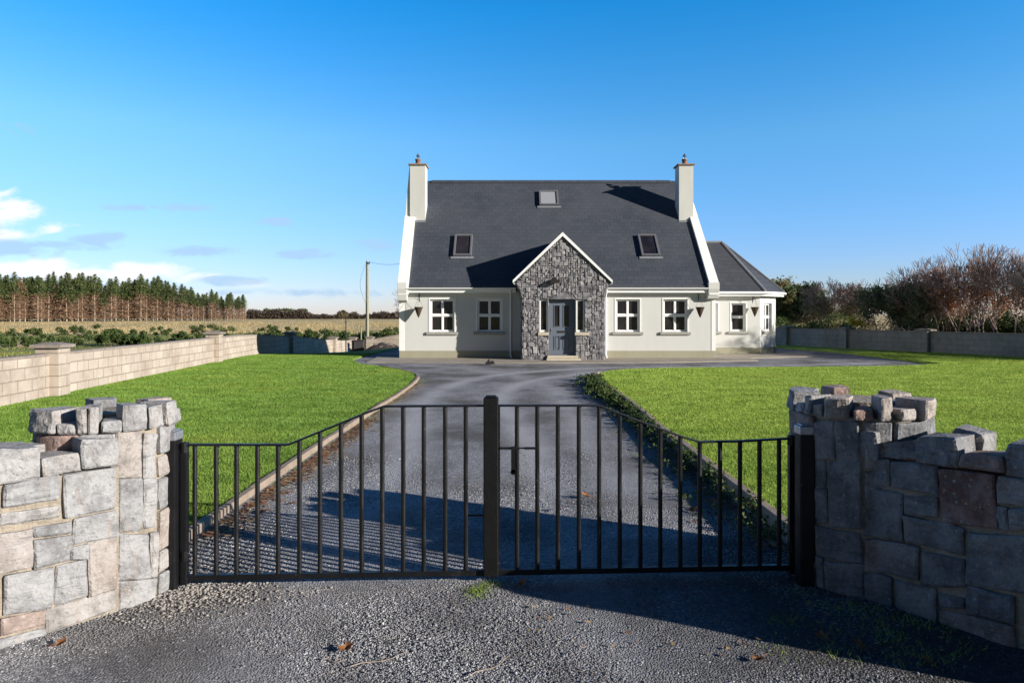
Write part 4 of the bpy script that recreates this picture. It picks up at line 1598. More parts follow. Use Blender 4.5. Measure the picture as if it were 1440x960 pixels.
# concrete apron round the house
mb = MB()
mb.prism([(-5.2, 24.35, -.1), (0.3, 23.9, -.1), (5.0, 24.1, -.1), (9.1, 25.2, -.1), (9.3, 26.6, -.1), (12.6, 27.9, -.1), (13.0, 30.6, -.1), (9, 30.6, -.1), (-4.6, 27.2, -.1), (-5.4, 27.4, -.1)], (0, 0, .135))
ap = mb.build('footpath', simple('apron_concrete', (0.29, 0.25, 0.20), 0.95, 0.3, 2.2, 0.5, 0.01), bevel=.01)
ap['kind'] = 'structure'

# drain cover and small things on the apron
mb = MB()
p = G(689, 511.5, .035)
mb.box(-.16, .16, -.12, .12, 0, .05); mb.tube((-.05, 0, .05), (-.03, .0, .15), .06, .035, 10); mb.box(.02, .13, -.08, .06, .05, .10)
g = mb.build('gully_trap', M['dark_iron'], bevel=.008); g.location = p
tag(g, 'small black gully grate on the concrete path below the left downpipe', 'drain')


# ---- hanging baskets on brackets ------------------------------------------
def basket():
    t = thing('hanging_basket', '', 'hanging basket')
    mb = MB()
    mb.lathe([(0.012, -.40), (0.06, -.30), (.17, 0), (.175, .012), (.16, .012)], (0, -.27, 0), 18)
    mb.build('liner', M['basket'], t, smooth=False)
    mb = MB()
    for i in range(3):
        a = 2 * math.pi * i / 3 + .5
        mb.tube((.17 * math.cos(a), -.27 + .17 * math.sin(a), .01), (0, -.27, .42), .004, .004, 5)
    mb.build('chain', M['dark_iron'], t)
    mb = MB()
    mb.box(-.012, .012, -.006, 0, .22, .58)
    mb.path([(0, 0, .30), (0, -.10, .42), (0, -.27, .44), (0, -.30, .47)], .008, 6)
    mb.path([(0, 0, .52), (0, -.16, .50), (0, -.27, .44)], .008, 6)
    mb.build('bracket', M['dark_iron'], t)
    return t


bk = basket()
spots = [(588.5, 432, HY, 'empty conical hanging basket on the wall at the far left corner of the house'),
         (984.5, 432, HY, 'empty conical hanging basket between the rightmost four pane window and the sunroom'),
         (1061.5, 432, XY, 'empty conical hanging basket beside the narrow sunroom window')]
for i, (px, py, Yw, lab) in enumerate(spots):
    o = bk if i == 0 else copy_tree(bk)
    Yb = Yw - .27
    z = EYE - (py - HOR) / FOC * Yb
    o.location = (X_at(px, Yb), Yw, z)
    o['label'] = lab
    o['group'] = 'hanging baskets on the front walls'

# ================================================================ GATE
GA = Vector((X_at(250, 4.267), 4.267, 0)); GB = Vector((X_at(1115, 4.447), 4.447, 0))
GD = (GB - GA).normalized()
GN = Vector((-GD.y, GD.x, 0))


def gpt(px, z=None, py=None, out=0.0):
    rx = (px - 720) / FOC
    u = (rx * GA.y - GA.x) / (GD.x - rx * GD.y)
    p = GA + GD * u
    if z is None: z = EYE - (py - HOR) / FOC * p.y
    return Vector((p.x, p.y, z)) - GN * out


def leaf_gate(hinge_px, bars, stile, rail, left):
    name_lab = ('black metal gate leaf on the left, with the thick meeting post' if left else 'black metal gate leaf on the right, with the slide bolt')
    t = thing('driveway_gate', name_lab, 'gate', gpt(hinge_px, 0.0), 'double driveway gate')
    loc = Vector(t.location)

    def b(mb, nm, mat=M['black_metal'], **k):
        o = mb.build(nm, mat, None, **k)
        o.parent = t
        o.matrix_parent_inverse = Matrix.Translation(-loc)
        return o
    # frame rails
    ang = math.atan2(GD.y, GD.x)
    def bar_box(mb, p, q, w, h):
        d = (q - p); L = d.length
        d.normalize()
        up = Vector((0, 0, 1)); sd = d.cross(up).normalized(); u2 = sd.cross(d).normalized()
        Mx = Matrix((tuple(d) + (0,), tuple(sd) + (0,), tuple(u2) + (0,), (0, 0, 0, 1))).transposed()
        Mx = Matrix.Translation(p) @ Mx
        mb.box(0, L, -w / 2, w / 2, -h / 2, h / 2, Mx)
    mb = MB()
    for i in range(len(rail) - 1):
        bar_box(mb, gpt(*rail[i][:1], py=rail[i][1]), gpt(rail[i + 1][0], py=rail[i + 1][1]), .036, .012)
    b(mb, 'top_rail', bevel=.003)
    x0, x1 = min(rail[0][0], rail[-1][0]), max(rail[0][0], rail[-1][0])
    mb = MB()
    bar_box(mb, gpt(x0, z=.062), gpt(x1, z=.062), .036, .034)
    b(mb, 'bottom_rail', bevel=.003)
    for px in bars:
        # height from the rail line
        for i in range(len(rail) - 1):
            a, c = rail[i], rail[i + 1]
            if min(a[0], c[0]) <= px <= max(a[0], c[0]):
                k = (px - a[0]) / (c[0] - a[0])
                py = a[1] + (c[1] - a[1]) * k
                mb = MB()
                mb.tube(gpt(px, z=.07), gpt(px, py=py), .0145, .0145, 10)
                b(mb, 'bar', smooth=False)
                break
    # hinge stile
    mb = MB()
    p = gpt(stile, z=0)
    zt = EYE - ((622 if left else 612) - HOR) / FOC * p.y
    mb.box(p.x - .02, p.x + .02, p.y - .02, p.y + .02, .02, zt)
    b(mb, 'hinge_stile', bevel=.004)
    s = -1 if left else 1
    for z in (zt - .03, .20):
        mb = MB()
        mb.tube((p.x, p.y, z - .03), (p.x, p.y, z + .03), .026, .026, 10)
        mb.box(p.x, p.x + s * .075, p.y - .012, p.y + .012, z - .014, z + .014)
        b(mb, 'hinge')
    if left:
        mb = MB()
        a = gpt(690.5, z=0)
        w = .047
        zt = EYE - (556 - HOR) / FOC * a.y
        mb.box(a.x - w, a.x + w, a.y - w, a.y + w, .045, zt - .012)
        mb.box(a.x - w + .012, a.x + w - .012, a.y - w + .012, a.y + w - .012, zt - .012, zt)
        b(mb, 'meeting_post', M['post_wood'], bevel=.006)
        mb = MB()
        for z in (.42,):
            bar_box(mb, gpt(655, z=z, out=-.02), gpt(700, z=z, out=-.02), .012, .012)
        b(mb, 'drop_bolt')
    else:
        mb = MB()
        a = gpt(701, z=0)
        mb.box(a.x - .010, a.x + .010, a.y - .018, a.y + .018, .05, EYE - (571 - HOR) / FOC * a.y)
        b(mb, 'meeting_stile')
        mb = MB()
        bar_box(mb, gpt(703, py=629, out=.02), gpt(727, py=629, out=.02), .014, .014)
        bar_box(mb, gpt(737, py=629, out=.02), gpt(755, py=629, out=.02), .014, .014)
        bar_box(mb, gpt(727, py=629, out=.02), gpt(737, py=629, out=.02), .010, .008)
        c = gpt(721.5, py=629, out=.03)
        mb.box(c.x - .014, c.x + .014, c.y - .006, c.y + .006, c.z - .155, c.z + .012)
        mb.tube((c.x, c.y - .006, c.z - .15), (c.x, c.y + .006, c.z - .15), .018, .018, 12)
        b(mb, 'slide_bolt')
    return t


leaf_gate(250, [274, 304, 332.5, 362, 391, 421, 450, 479.5, 508.5, 537.5, 567, 596, 626, 655], 259.5,
          [(257, 625), (405, 625), (452, 606), (508, 583), (540, 571), (700, 570)], True)
leaf_gate(1115, [727, 755.5, 784.5, 814, 842.5, 871.5, 900.5, 928.5, 956.5, 984, 1012.5, 1040.5, 1068, 1095.5], 1113,
          [(694, 570), (843, 570), (905, 594), (960, 614), (984, 621), (1040, 620), (1112, 616)], False)

# steel gate posts
for (pxa, pxb, Yp, top, lab) in ((222.5, 246, 4.21, 605, 'black painted square steel gate post with worn silver top, against the left stone pier'),
                                 (1126, 1147, 4.27, 597, 'black square steel gate post in shade, against the right stone pier')):
    x0, x1 = X_at(pxa, Yp), X_at(pxb, Yp)
    zt = EYE - (top - HOR) / FOC * Yp
    t = thing('gate_post', lab, 'gate post', ((x0 + x1) / 2, Yp + .05, 0), 'steel gate posts')
    w = (x1 - x0) / 2
    mb = MB(); mb.box(-w, w, -w, w, -.1, zt - .035)
    mb.build('post', M['black_metal'], t, bevel=.008)
    mb = MB(); mb.box(-w - .003, w + .003, -w - .003, w + .003, zt - .065, zt - .012); mb.box(-w + .01, w - .01, -w + .01, w - .01, zt - .012, zt)
    mb.build('cap', M['worn_metal'], t, bevel=.006)

# ================================================================ FIELDSTONE ENTRANCE WALLS
def plane_fn(P0, d, n):
    return lambda u, z, o: (P0.x + d.x * u + n.x * o, P0.y + d.y * u + n.y * o, z)


def to_plane(px, py, P0, d):
    rx = (px - 720) / FOC
    u = (rx * P0.y - P0.x) / (d.x - rx * d.y)
    Y = P0.y + u * d.y
    return (u, EYE - (py - HOR) / FOC * Y)


def quad_px(q, P0, d, cv):
    """q: TL,TR,BR,BL in crop coordinates"""
    p = [to_plane(*cv(*c), P0, d) for c in q]
    u = [a for a, _ in p]
    r = [p[3], p[2], p[1], p[0]]          # BL BR TR TL
    if r[0][0] > r[1][0]:                  # keep u increasing
        r = [r[1], r[0], r[3], r[2]]
    return r


def covered(quads, u, z, m=0.0):
    for q in quads:
        us = [a for a, _ in q]; zs = [b for _, b in q]
        if min(us) - m < u < max(us) + m and min(zs) - m < z < max(zs) + m: return True
    return False


# ---- left wall
LP0 = Vector((-2.26, 3.91, 0)); LD_ = Vector((-.35, -.43, 0)).normalized(); LN = Vector((-LD_.y, LD_.x, 0))
if LN.dot(-LP0) < 0: LN = -LN
cv1 = lambda x, y: (x / 5.648, 600 + y / 5.648)
K = 847.2
Lq = {
    'cop': [([(-90, 195), (300, 170), (300, 395), (-90, 455)], .035, .28, .45), ([(340, 250), (625, 220), (630, 350), (345, 385)], .012, .2, .5), ([(640, 105), (905, 92), (905, 295), (650, 320)], .045, .26, .42)],
    'body': [([(35, 465), (450, 390), (450, 565), (35, 630)], .2), ([(505, 395), (900, 330), (895, 640), (515, 705)], .35),
             ([(20, 690), (460, 625), (465, 720), (15, 790)], .5), ([(590, 735), (920, 665), (925, 870), (585, 925)], .25),
             ([(275, 800), (550, 755), (550, 835), (280, 865)], .1), ([(-90, 862), (255, 815), (255, 255 + K), (-90, 330 + K)], .72),
             ([(275, 55 + K), (555, 15 + K), (545, 210 + K), (280, 265 + K)], .12), ([(570, 115 + K), (685, 90 + K), (685, 190 + K), (570, 195 + K)], .2),
             ([(700, 90 + K), (920, 25 + K), (915, 430 + K), (700, 490 + K)], .75), ([(40, 345 + K), (415, 275 + K), (400, 575 + K), (40, 635 + K)], .3),
             ([(445, 270 + K), (680, 210 + K), (680, 490 + K), (430, 570 + K)], .22), ([(20, 680 + K), (350, 620 + K), (350, 720 + K), (20, 800 + K)], .86),
             ([(385, 600 + K), (900, 455 + K), (900, 600 + K), (385, 790 + K)], .62), ([(-60, 860 + K), (345, 755 + K), (350, 850 + K), (-60, 950 + K)], .3)],
}
lw = thing('stone_wall', 'sunlit pale grey stone entrance wall at the left edge, joining the left pier', 'wall', tuple(LP0))


def wpart(mb, nm, mat, t, **k):
    o = mb.build(nm, mat, None, **k)
    o.parent = t
    o.matrix_parent_inverse = Matrix.Translation(-Vector(t.location))
    return o


f = plane_fn(LP0, LD_, LN)
mb = MB()
quads = []
for q, tint in Lq['body']:
    r = quad_px(q, LP0, LD_, cv1)
    r = [(u, max(z, -0.06)) for u, z in r]
    quads.append(r)
    stone(mb, r, f, t=.06, proud=.018, n=20, rough=.007, tint=tint, jit=.004, edge=.011)
# rest of the wall outside the frame
umax = 2.4
for (a, b, c, d) in pack(umax, .84, .12, lambda u, z: not covered(quads, u, z, .03) and u > 0.6, [(3, 2), (2, 1), (2, 2), (3, 1), (1, 2)], 3):
    stone(mb, [(a, c), (b, c), (b, d), (a, d)], f, t=.06, proud=.026, n=8, joint=.010, edge=.011)
# rear face
fr_ = plane_fn(LP0 - LN * .36, LD_, -LN)
for (a, b, c, d) in pack(umax, .84, .12, lambda u, z: True, [(3, 2), (2, 1), (2, 2), (3, 1), (1, 2)], 4):
    stone(mb, [(a, c), (b, c), (b, d), (a, d)], fr_, t=.06, proud=.026, n=6, joint=.010, edge=.011)
wpart(mb, 'stonework', M['stone'], lw)
mb = MB()
Mx = Matrix((tuple(LD_) + (0,), tuple(LN) + (0,), (0, 0, 1, 0), (0, 0, 0, 1))).transposed()
Mx = Matrix.Translation(LP0) @ Mx
mb.box(-.01, umax, -.36, -0.008, -.1, .83, Mx)
wpart(mb, 'mortar', M['mortar'], lw)
mb = MB()
for q, pr, t, tint in Lq['cop']:
    r = quad_px(q, LP0, LD_, cv1)
    stone(mb, r, f, t=t, proud=pr, n=18, rough=.012, tint=tint, jit=.006, edge=.012)
u = .62
while u < umax:
    w = rng.uniform(.16, .34); h = rng.choice([.14, .22, .12, .20])
    stone(mb, [(u, .83), (u + w, .83), (u + w, .83 + h), (u, .83 + h)], f, t=.26, proud=.03, n=7, joint=.008, edge=.012)
    u += w
# rear course of the coping (a second row of rough blocks)
u = -.05
while u < umax:
    w = rng.uniform(.16, .30); h = rng.choice([.10, .16, .08, .14])
    if u > .02: stone(mb, [(u, .82), (u + w, .82), (u + w, .82 + h), (u, .82 + h)], plane_fn(LP0 - LN * .36, LD_, -LN), t=.10, proud=.01, n=6, joint=.008, edge=.012)
    u += w
wpart(mb, 'coping_stones', M['stone'], lw)

# ---- right wall
RP0 = Vector((2.13, 4.12, 0)); RD_ = Vector((.43, -.64, 0)).normalized(); RN = Vector((RD_.y, -RD_.x, 0))
if RN.dot(-RP0) < 0: RN = -RN
cv5 = lambda x, y: (1200 + x / 6.0, 590 + y / 6.0)
c6 = lambda x, y: (x * 1.125, y * 1.125 + 900)
Rcop = [([(45, 70), (222, 115), (225, 315), (45, 285)], .055, .16, .35), ([(238, 208), (555, 195), (560, 345), (238, 312)], .0, .2, .3), ([(555, 145), (872, 160), (890, 405), (568, 365)], .045, .20, .3),
        ([(915, 290), (1270, 305), (1270, 430), (915, 395)], .02, .22, .9), ([(1310, 215), (1560, 215), (1560, 480), (1310, 465)], .045, .2, .4)]
Rbody = [([(85, 300), (300, 345), (300, 545), (100, 530)], .3), ([(325, 350), (700, 400), (715, 625), (330, 570)], .15), ([(100, 575), (415, 630), (420, 1010), (110, 965)], .2),
         ([(450, 640), (710, 660), (715, 815), (455, 790)], .25), ([(735, 415), (1190, 465), (1195, 900), (745, 850)], 1.0), ([(1225, 480), (1560, 520), (1560, 745), (1230, 705)], .6),
         ([(440, 820), (925, 912), (925, 1140), (445, 1010)], .3), ([c6(90, 85), c6(480, 150), c6(485, 390), c6(95, 310)], .55), ([c6(510, 185), c6(820, 250), c6(820, 450), c6(510, 425)], .2),
         ([c6(95, 335), c6(285, 390), c6(285, 620), c6(100, 560)], .1), ([c6(325, 405), c6(615, 475), c6(620, 720), c6(330, 650)], .5), ([c6(645, 505), c6(815, 545), c6(815, 610), c6(650, 595)], .2),
         ([c6(855, 455), c6(1195, 530), c6(1195, 722), c6(850, 640)], .15), ([c6(660, 632), c6(1195, 745), c6(1195, 905), c6(665, 765)], .8), ([c6(865, 50), c6(1330, 95), c6(1330, 500), c6(860, 425)], .35),
         ([(1225, 750), (1308, 758), (1310, 915), (1230, 905)], .2), ([(1330, 760), (1560, 775), (1560, 925), (1330, 915)], .4), ([(745, 870), (1195, 915), (1195, 925), (930, 925)], .4)]
Rbody = Rbody[:-1]
rw = thing('stone_wall', 'shaded dark grey stone entrance wall at the right edge, joining the right pier', 'wall', tuple(RP0))
f = plane_fn(RP0, RD_, RN)
ULEN = 1.62
mb = MB(); quads = []
for q, tint in Rbody:
    r = quad_px(q, RP0, RD_, cv5)
    r = [(u, max(z, -.06)) for u, z in r]
    quads.append(r)
    stone(mb, r, f, t=.06, proud=.022, n=20, rough=.009, tint=tint, jit=.006, edge=.012)
for (a, b, c, d) in pack(ULEN, .78, .12, lambda u, z: not covered(quads, u, z, .03) and u > .87, [(3, 2), (2, 1), (2, 2), (3, 1), (1, 2)], 13):
    stone(mb, [(a, c), (b, c), (b, d), (a, d)], f, t=.06, proud=.03, n=8, joint=.010, edge=.011)
fr_ = plane_fn(RP0 - RN * .36, RD_, -RN)
for (a, b, c, d) in pack(ULEN, .82, .12, lambda u, z: True, [(3, 2), (2, 1), (2, 2), (3, 1), (1, 2)], 14):
    stone(mb, [(a, c), (b, c), (b, d), (a, d)], fr_, t=.06, proud=.026, n=6, joint=.010, edge=.011)
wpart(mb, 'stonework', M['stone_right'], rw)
mb = MB()
Mx = Matrix((tuple(RD_) + (0,), tuple(RN) + (0,), (0, 0, 1, 0), (0, 0, 0, 1))).transposed()
Mx = Matrix.Translation(RP0) @ Mx
mb.box(-.05, ULEN, -.36, -0.010, -.1, .80, Mx)
wpart(mb, 'mortar', M['mortar'], rw)
mb = MB()
for q, pr, t, tint in Rcop:
    r = quad_px(q, RP0, RD_, cv5)
    stone(mb, r, f, t=t, proud=pr, n=18, rough=.016, tint=tint, jit=.008, edge=.013)
# rear rounded stone and others of the rear row
fq = plane_fn(RP0 - RN * .30, RD_, RN)
r = quad_px([(860, 75), (1085, 130), (1110, 290), (800, 250)], RP0 - RN * .24, RD_, cv5)
stone(mb, r, plane_fn(RP0 - RN * .24, RD_, RN), t=.15, proud=.02, n=9, rough=.02, tint=.45, jit=.012, edge=.04)
u = .89
while u < ULEN:
    w = rng.uniform(.18, .30); h = rng.choice([.12, .2, .1, .18])
    stone(mb, [(u, .80), (u + w, .80), (u + w, .80 + h), (u, .80 + h)], f, t=.24, proud=.03, n=7, joint=.008, edge=.012)
    u += w
stone(mb, [(ULEN - .3, .8), (ULEN + .02, .8), (ULEN + .02, 1.0), (ULEN - .3, 1.0)], f, t=.36, proud=.03, n=7, joint=.004, edge=.012)
u = .05
while u < ULEN:
    w = rng.uniform(.16, .30); h = rng.choice([.10, .13, .08])
    if not .25 < u < .48: stone(mb, [(u, .80), (u + w, .80), (u + w, .80 + h), (u, .80 + h)], plane_fn(RP0 - RN * .36, RD_, -RN), t=.10, proud=.01, n=6, joint=.008, edge=.012)
    u += w
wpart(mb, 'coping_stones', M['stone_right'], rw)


# ---- round piers
def pier(cx, cy, Rr, zc, label, stones_px, fronts, backs, mat, seed, Rm):
    global rng
    keep_r = rng; rng = random.Random(seed)
    t = thing('stone_pier', label, 'pier', (cx, cy, 0), 'round stone entrance piers')

    def ang(px, rad):
        rx = (px - 720) / FOC
        A = rx * rx + 1; B = -2 * (rx * cx + cy); Cc = cx * cx + cy * cy - rad * rad
        D = B * B - 4 * A * Cc
        if D < 0: D = 0
        Y = (-B - math.sqrt(D)) / (2 * A)
        return math.atan2(Y - cy, rx * Y - cx), Y

    def fcyl(rad):
        return lambda u, z, o: (cx + (rad + o) * math.cos(u / rad), cy + (rad + o) * math.sin(u / rad), z)
    rad = Rr
    fc = fcyl(rad)
    mb = MB(); quads = []
    for q, tint in stones_px:
        pts = []
        for (px, py) in q:
            a, Y = ang(px, rad)
            pts.append((a * rad, EYE - (py - HOR) / FOC * Y))
        r = [pts[3], pts[2], pts[1], pts[0]]
        r = [(u, max(z, -.06)) for u, z in r]
        quads.append(r)
        stone(mb, r, fc, t=.06, proud=.018, n=20, rough=.007, tint=tint, jit=.004, edge=.011)
    # remaining surface in rough courses
    us = [u for q in quads for u, _ in q]
    u0, u1 = min(us), max(us)
    circ = 2 * math.pi * rad
    z = 0.0
    while z < zc - .02:
        h = rng.uniform(.13, .26)
        if zc - (z + h) < .1: h = zc - z
        u = u1
        while u < u0 + circ - .02:
            w = rng.uniform(.16, .32)
            if u0 + circ - (u + w) < .1: w = u0 + circ - u
            stone(mb, [(u, z), (u + w, z), (u + w, z + h), (u, z + h)], fc, t=.06, proud=.022, n=8, joint=.008, edge=.011)
            u += w
        z += h
    o = mb.build('stonework', mat, t)
    o.matrix_parent_inverse = Matrix.Translation((-cx, -cy, 0))
    mb = MB()
    mb.lathe([(rad - .008, -.1), (rad - .008, zc + .0), (rad - .02, zc + .01)], (0, 0, 0), 48)
    mb.lathe([(Rm - .20, zc - .02), (Rm - .20, zc + .085)], (0, 0, 0), 40)
    mb.build('mortar', M['mortar'], t)
    # battlement ring
    mb = MB()
    fm = fcyl(Rm)
    for (pa, pb, ptop, tint) in fronts:
        aa, Ya = ang(pa, Rm); ab, Yb_ = ang(pb, Rm)
        if pa <= -999: continue
        Yc = (Ya + Yb_) / 2
        zt = EYE - (ptop - HOR) / FOC * Yc - .018
        if isinstance(tint, tuple):
            th, tt = tint
        else:
            th, tt = .17, tint
        stone(mb, [(aa * Rm, zc + .004), (ab * Rm, zc + .004), (ab * Rm, zt), (aa * Rm, zt)], fm, t=th, proud=.014, n=14, rough=.008, joint=.002, tint=tt, jit=.004, turn=(-.024 if cx > 0 and pb - pa > 14 else 0), edge=.012)
    for (a0, a1, zt) in backs:
        zt -= .035
        stone(mb, [(a0 * Rm, zc + .004), (a1 * Rm, zc + .004), (a1 * Rm, zt), (a0 * Rm, zt)], fm, t=.15, proud=.015, n=7, rough=.01, joint=.004, jit=.006, edge=.012)
    o = mb.build('battlement', M['stone'], t)
    o.matrix_parent_inverse = Matrix.Translation((-cx, -cy, 0))
    rng = keep_r
    return t


c1 = lambda x, y: (x / 5.648, 600 + y / 5.648)
c2 = lambda x, y: (x / 5.648, 750 + y / 5.648)
LS = [([c1(925, 48), c1(1125, 50), c1(1118, 398), c1(920, 402)], .72), ([c1(1132, 60), c1(1235, 70), c1(1230, 395), c1(1132, 400)], .45),
      ([c1(945, 428), c1(1132, 425), c1(1132, 815), c1(945, 828)], .1), ([c1(1142, 425), c1(1238, 420), c1(1235, 780), c1(1142, 808)], .4),
      ([c2(940, 18), c2(1170, 10), c2(1175, 345), c2(935, 352)], .3), ([c2(1185, 0), c2(1245, -5), c2(1245, 330), c2(1190, 345)], .55), ([c2(945, 385), c2(1238, 360), c2(1215, 565), c2(950, 600)], .35)]
ra = math.radians
# angle (atan2) of the camera from the left pier is about -59 deg; back stones lie opposite
pier(-2.50, 4.22, .365, 1.025, 'sunlit round stone pier with battlement top beside the left gate post', LS,
     [(46, 77, 571, .5), (78, 106, 592, .45), (107, 122, 569, .6), (123, 138, 567, .5), (141, 171, 587, .35), (173, 207, 565, .42), (208.5, 229, 566, .55), (232, 247, 560, .5)],
     [(ra(-8), ra(18), 1.16), (ra(22), ra(48), 1.11), (ra(52), ra(80), 1.19), (ra(86), ra(108), 1.11), (ra(112), ra(140), 1.19), (ra(146), ra(166), 1.12)], M['stone'], 21, .392)
d32 = lambda x, y: (1090 + x / 3.2, 560 + y / 3.2)
RS = [([d32(187, 108), d32(268, 108), d32(268, 268), d32(187, 268)], .5), ([d32(276, 108), d32(372, 108), d32(375, 280), d32(276, 285)], .3),
      ([d32(187, 280), d32(228, 280), d32(228, 400), d32(187, 405)], .25), ([d32(240, 290), d32(385, 292), d32(385, 580), d32(245, 575)], .2), ([d32(187, 412), d32(232, 412), d32(236, 560), d32(187, 560)], .3),
      ([d32(187, 575), d32(385, 605), d32(390, 735), d32(195, 705)], .1), ([d32(187, 712), d32(215, 722), d32(215, 850), d32(187, 840)], .2), ([d32(222, 735), d32(392, 748), d32(395, 890), d32(232, 880)], .3)]
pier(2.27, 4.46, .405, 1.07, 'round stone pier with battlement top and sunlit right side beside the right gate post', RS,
     [(1110, 1116, 545, .4), (1118, 1130, 562, .4), (1133, 1141, 551, .4), (1145, 1157, 564, .6), (1162, 1194, 554, .8), (1201, 1229, 571, .95), (1236, 1259, 554, .75), (1264, 1292, 571, .7), (1295, 1317, 556, .8)],
     [(ra(-12), ra(12), 1.14), (ra(16), ra(40), 1.22), (ra(46), ra(70), 1.15), (ra(75), ra(98), 1.235), (ra(104), ra(122), 1.15), (ra(128), ra(152), 1.24), (ra(158), ra(172), 1.15)], M['stone_right'], 22, .425)


# ================================================================ BLOCK BOUNDARY WALLS
def boundary(name, label, pts, H, piers, mat, side, cap_over=.0, pier_h=.13):
    """pts: polyline (x,y); piers: distances along; side: +1 pier projects to the left of travel"""
    t = thing(name, label, 'wall', (pts[0][0], pts[0][1], TZ(*pts[0])))
    inv = Matrix.Translation(-Vector(t.location))
    W_ = .215
    segs = []
    acc = 0
    for a, b in zip(pts[:-1], pts[1:]):
        d = Vector((b[0] - a[0], b[1] - a[1], 0)); segs.append((Vector((a[0], a[1], 0)), d.normalized(), d.length, acc)); acc += d.length

    def at(s):
        for (p, d, L, a0) in segs:
            if s <= a0 + L or (p, d, L, a0) == segs[-1]:
                return p + d * (s - a0), d
    stops = sorted([0] + list(piers) + [acc])
    allstops = sorted(set(stops + [a0 for (_, _, _, a0) in segs]))
    # panels between stops
    for s0, s1 in zip(stops[:-1], stops[1:]):
        if s1 - s0 < .2: continue
        mbp = MB(); mbc = MB()
        inner = [s0] + [q for q in allstops if s0 < q < s1] + [s1]
        # subdivide for the fall of the land
        fine = []
        for a, b in zip(inner[:-1], inner[1:]):
            k = max(1, int((b - a) / 2.5))
            fine += [a + (b - a) * i / k for i in range(k)]
        fine.append(inner[-1])
        for a, b in zip(fine[:-1], fine[1:]):
            pa, d = at(a + 1e-4); pb, _ = at(b - 1e-4)
            n = Vector((-d.y, d.x, 0))
            za, zb = TZ(pa.x, pa.y), TZ(pb.x, pb.y)
            c = [pa + n * W_ / 2, pb + n * W_ / 2, pb - n * W_ / 2, pa - n * W_ / 2]
            zz = [za, zb, zb, za]
            bi = len(mbp.v)
            mbp.v += [(p.x, p.y, z - .3) for p, z in zip(c, zz)] + [(p.x, p.y, z + H - .05) for p, z in zip(c, zz)]
            for q in ((4, 5, 6, 7), (0, 1, 5, 4)[::-1], (2, 3, 7, 6)[::-1]): mbp.face([bi + i for i in q])
            w2 = W_ / 2 + .012
            c = [pa + n * w2, pb + n * w2, pb - n * w2, pa - n * w2]
            bi = len(mbc.v)
            hh = rng.uniform(-.008, .008)
            mbc.v += [(p.x, p.y, z + H - .05) for p, z in zip(c, zz)] + [(p.x, p.y, z + H + hh) for p, z in zip(c, zz)]
            for q in ((4, 5, 6, 7), (0, 1, 5, 4)[::-1], (2, 3, 7, 6)[::-1], (0, 3, 7, 4), (1, 2, 6, 5), (3, 2, 1, 0)): mbc.face([bi + i for i in q])
        o = mbp.build('wall_panel', mat, None); o.parent = t; o.matrix_parent_inverse = inv
        o = mbc.build('coping', M['cap_block'], None); o.parent = t; o.matrix_parent_inverse = inv
    for s in piers:
        p, d = at(s)
        z = TZ(p.x, p.y)
        a = math.atan2(d.y, d.x)
        Mx = Matrix.Translation((p.x, p.y, z)) @ Matrix.Rotation(a, 4, 'Z')
        mb = MB(); mb.box(-.225, .225, -.225 + side * .06, .225 + side * .06, -.3, H + pier_h - .02, Mx)
        o = mb.build('pier', mat, None); o.parent = t; o.matrix_parent_inverse = inv
        mb = MB()
        hw = .30
        cb = [(-hw, -hw), (hw, -hw), (hw, hw), (-hw, hw)]
        bi = len(mb.v)
        for zz_, k in ((H + pier_h - .02, 1.0), (H + pier_h + .045, 1.0), (H + pier_h + .09, .35)):
            mb.v += [tuple(Mx @ Vector((x * k, y * k + side * .06, zz_))) for x, y in cb]
        for q in ((3, 2, 1, 0), (0, 1, 5, 4), (1, 2, 6, 5), (2, 3, 7, 6), (3, 0, 4, 7), (4, 5, 9, 8), (5, 6, 10, 9), (6, 7, 11, 10), (7, 4, 8, 11), (8, 9, 10, 11)): mb.face([bi + i for i in q])
        o = mb.build('pier_cap', M['cap_block'], None, bevel=.01); o.parent = t; o.matrix_parent_inverse = inv
    return t


def along(pts, px):
    """distance along polyline where it crosses the view ray of px"""
    rx = (px - 720) / FOC
    acc = 0
    for a, b in zip(pts[:-1], pts[1:]):
        d = (b[0] - a[0], b[1] - a[1]); L = math.hypot(*d)
        den = d[0] - rx * d[1]
        if abs(den) > 1e-9:
            t = (rx * a[1] - a[0]) / den
            if 0 <= t < 1: return acc + t * L
        acc += L
    return acc


boundary('block_wall', 'pale concrete block boundary wall along the left lawn', LWALL, .92,
         [along(LWALL, 70), along(LWALL, 299), along(LWALL, 406), along(LWALL, 467), along(LWALL, 497)], M['block'], -1)
boundary('block_wall', 'shaded grey block boundary wall beyond the right lawn', RWALL, 1.0,
         [along(RWALL, 1107), along(RWALL, 1190), along(RWALL, 1303), along(RWALL, 1470), along(RWALL, 1700)], M['block_right'], -1, pier_h=.03)
# low wall glimpsed behind the pole, beside the house
boundary('block_wall', 'low block wall seen between the timber pole and the left gable', [(-10.2, 47.5), (-3.0, 47.5)], .95, [.3], M['block'], 1)

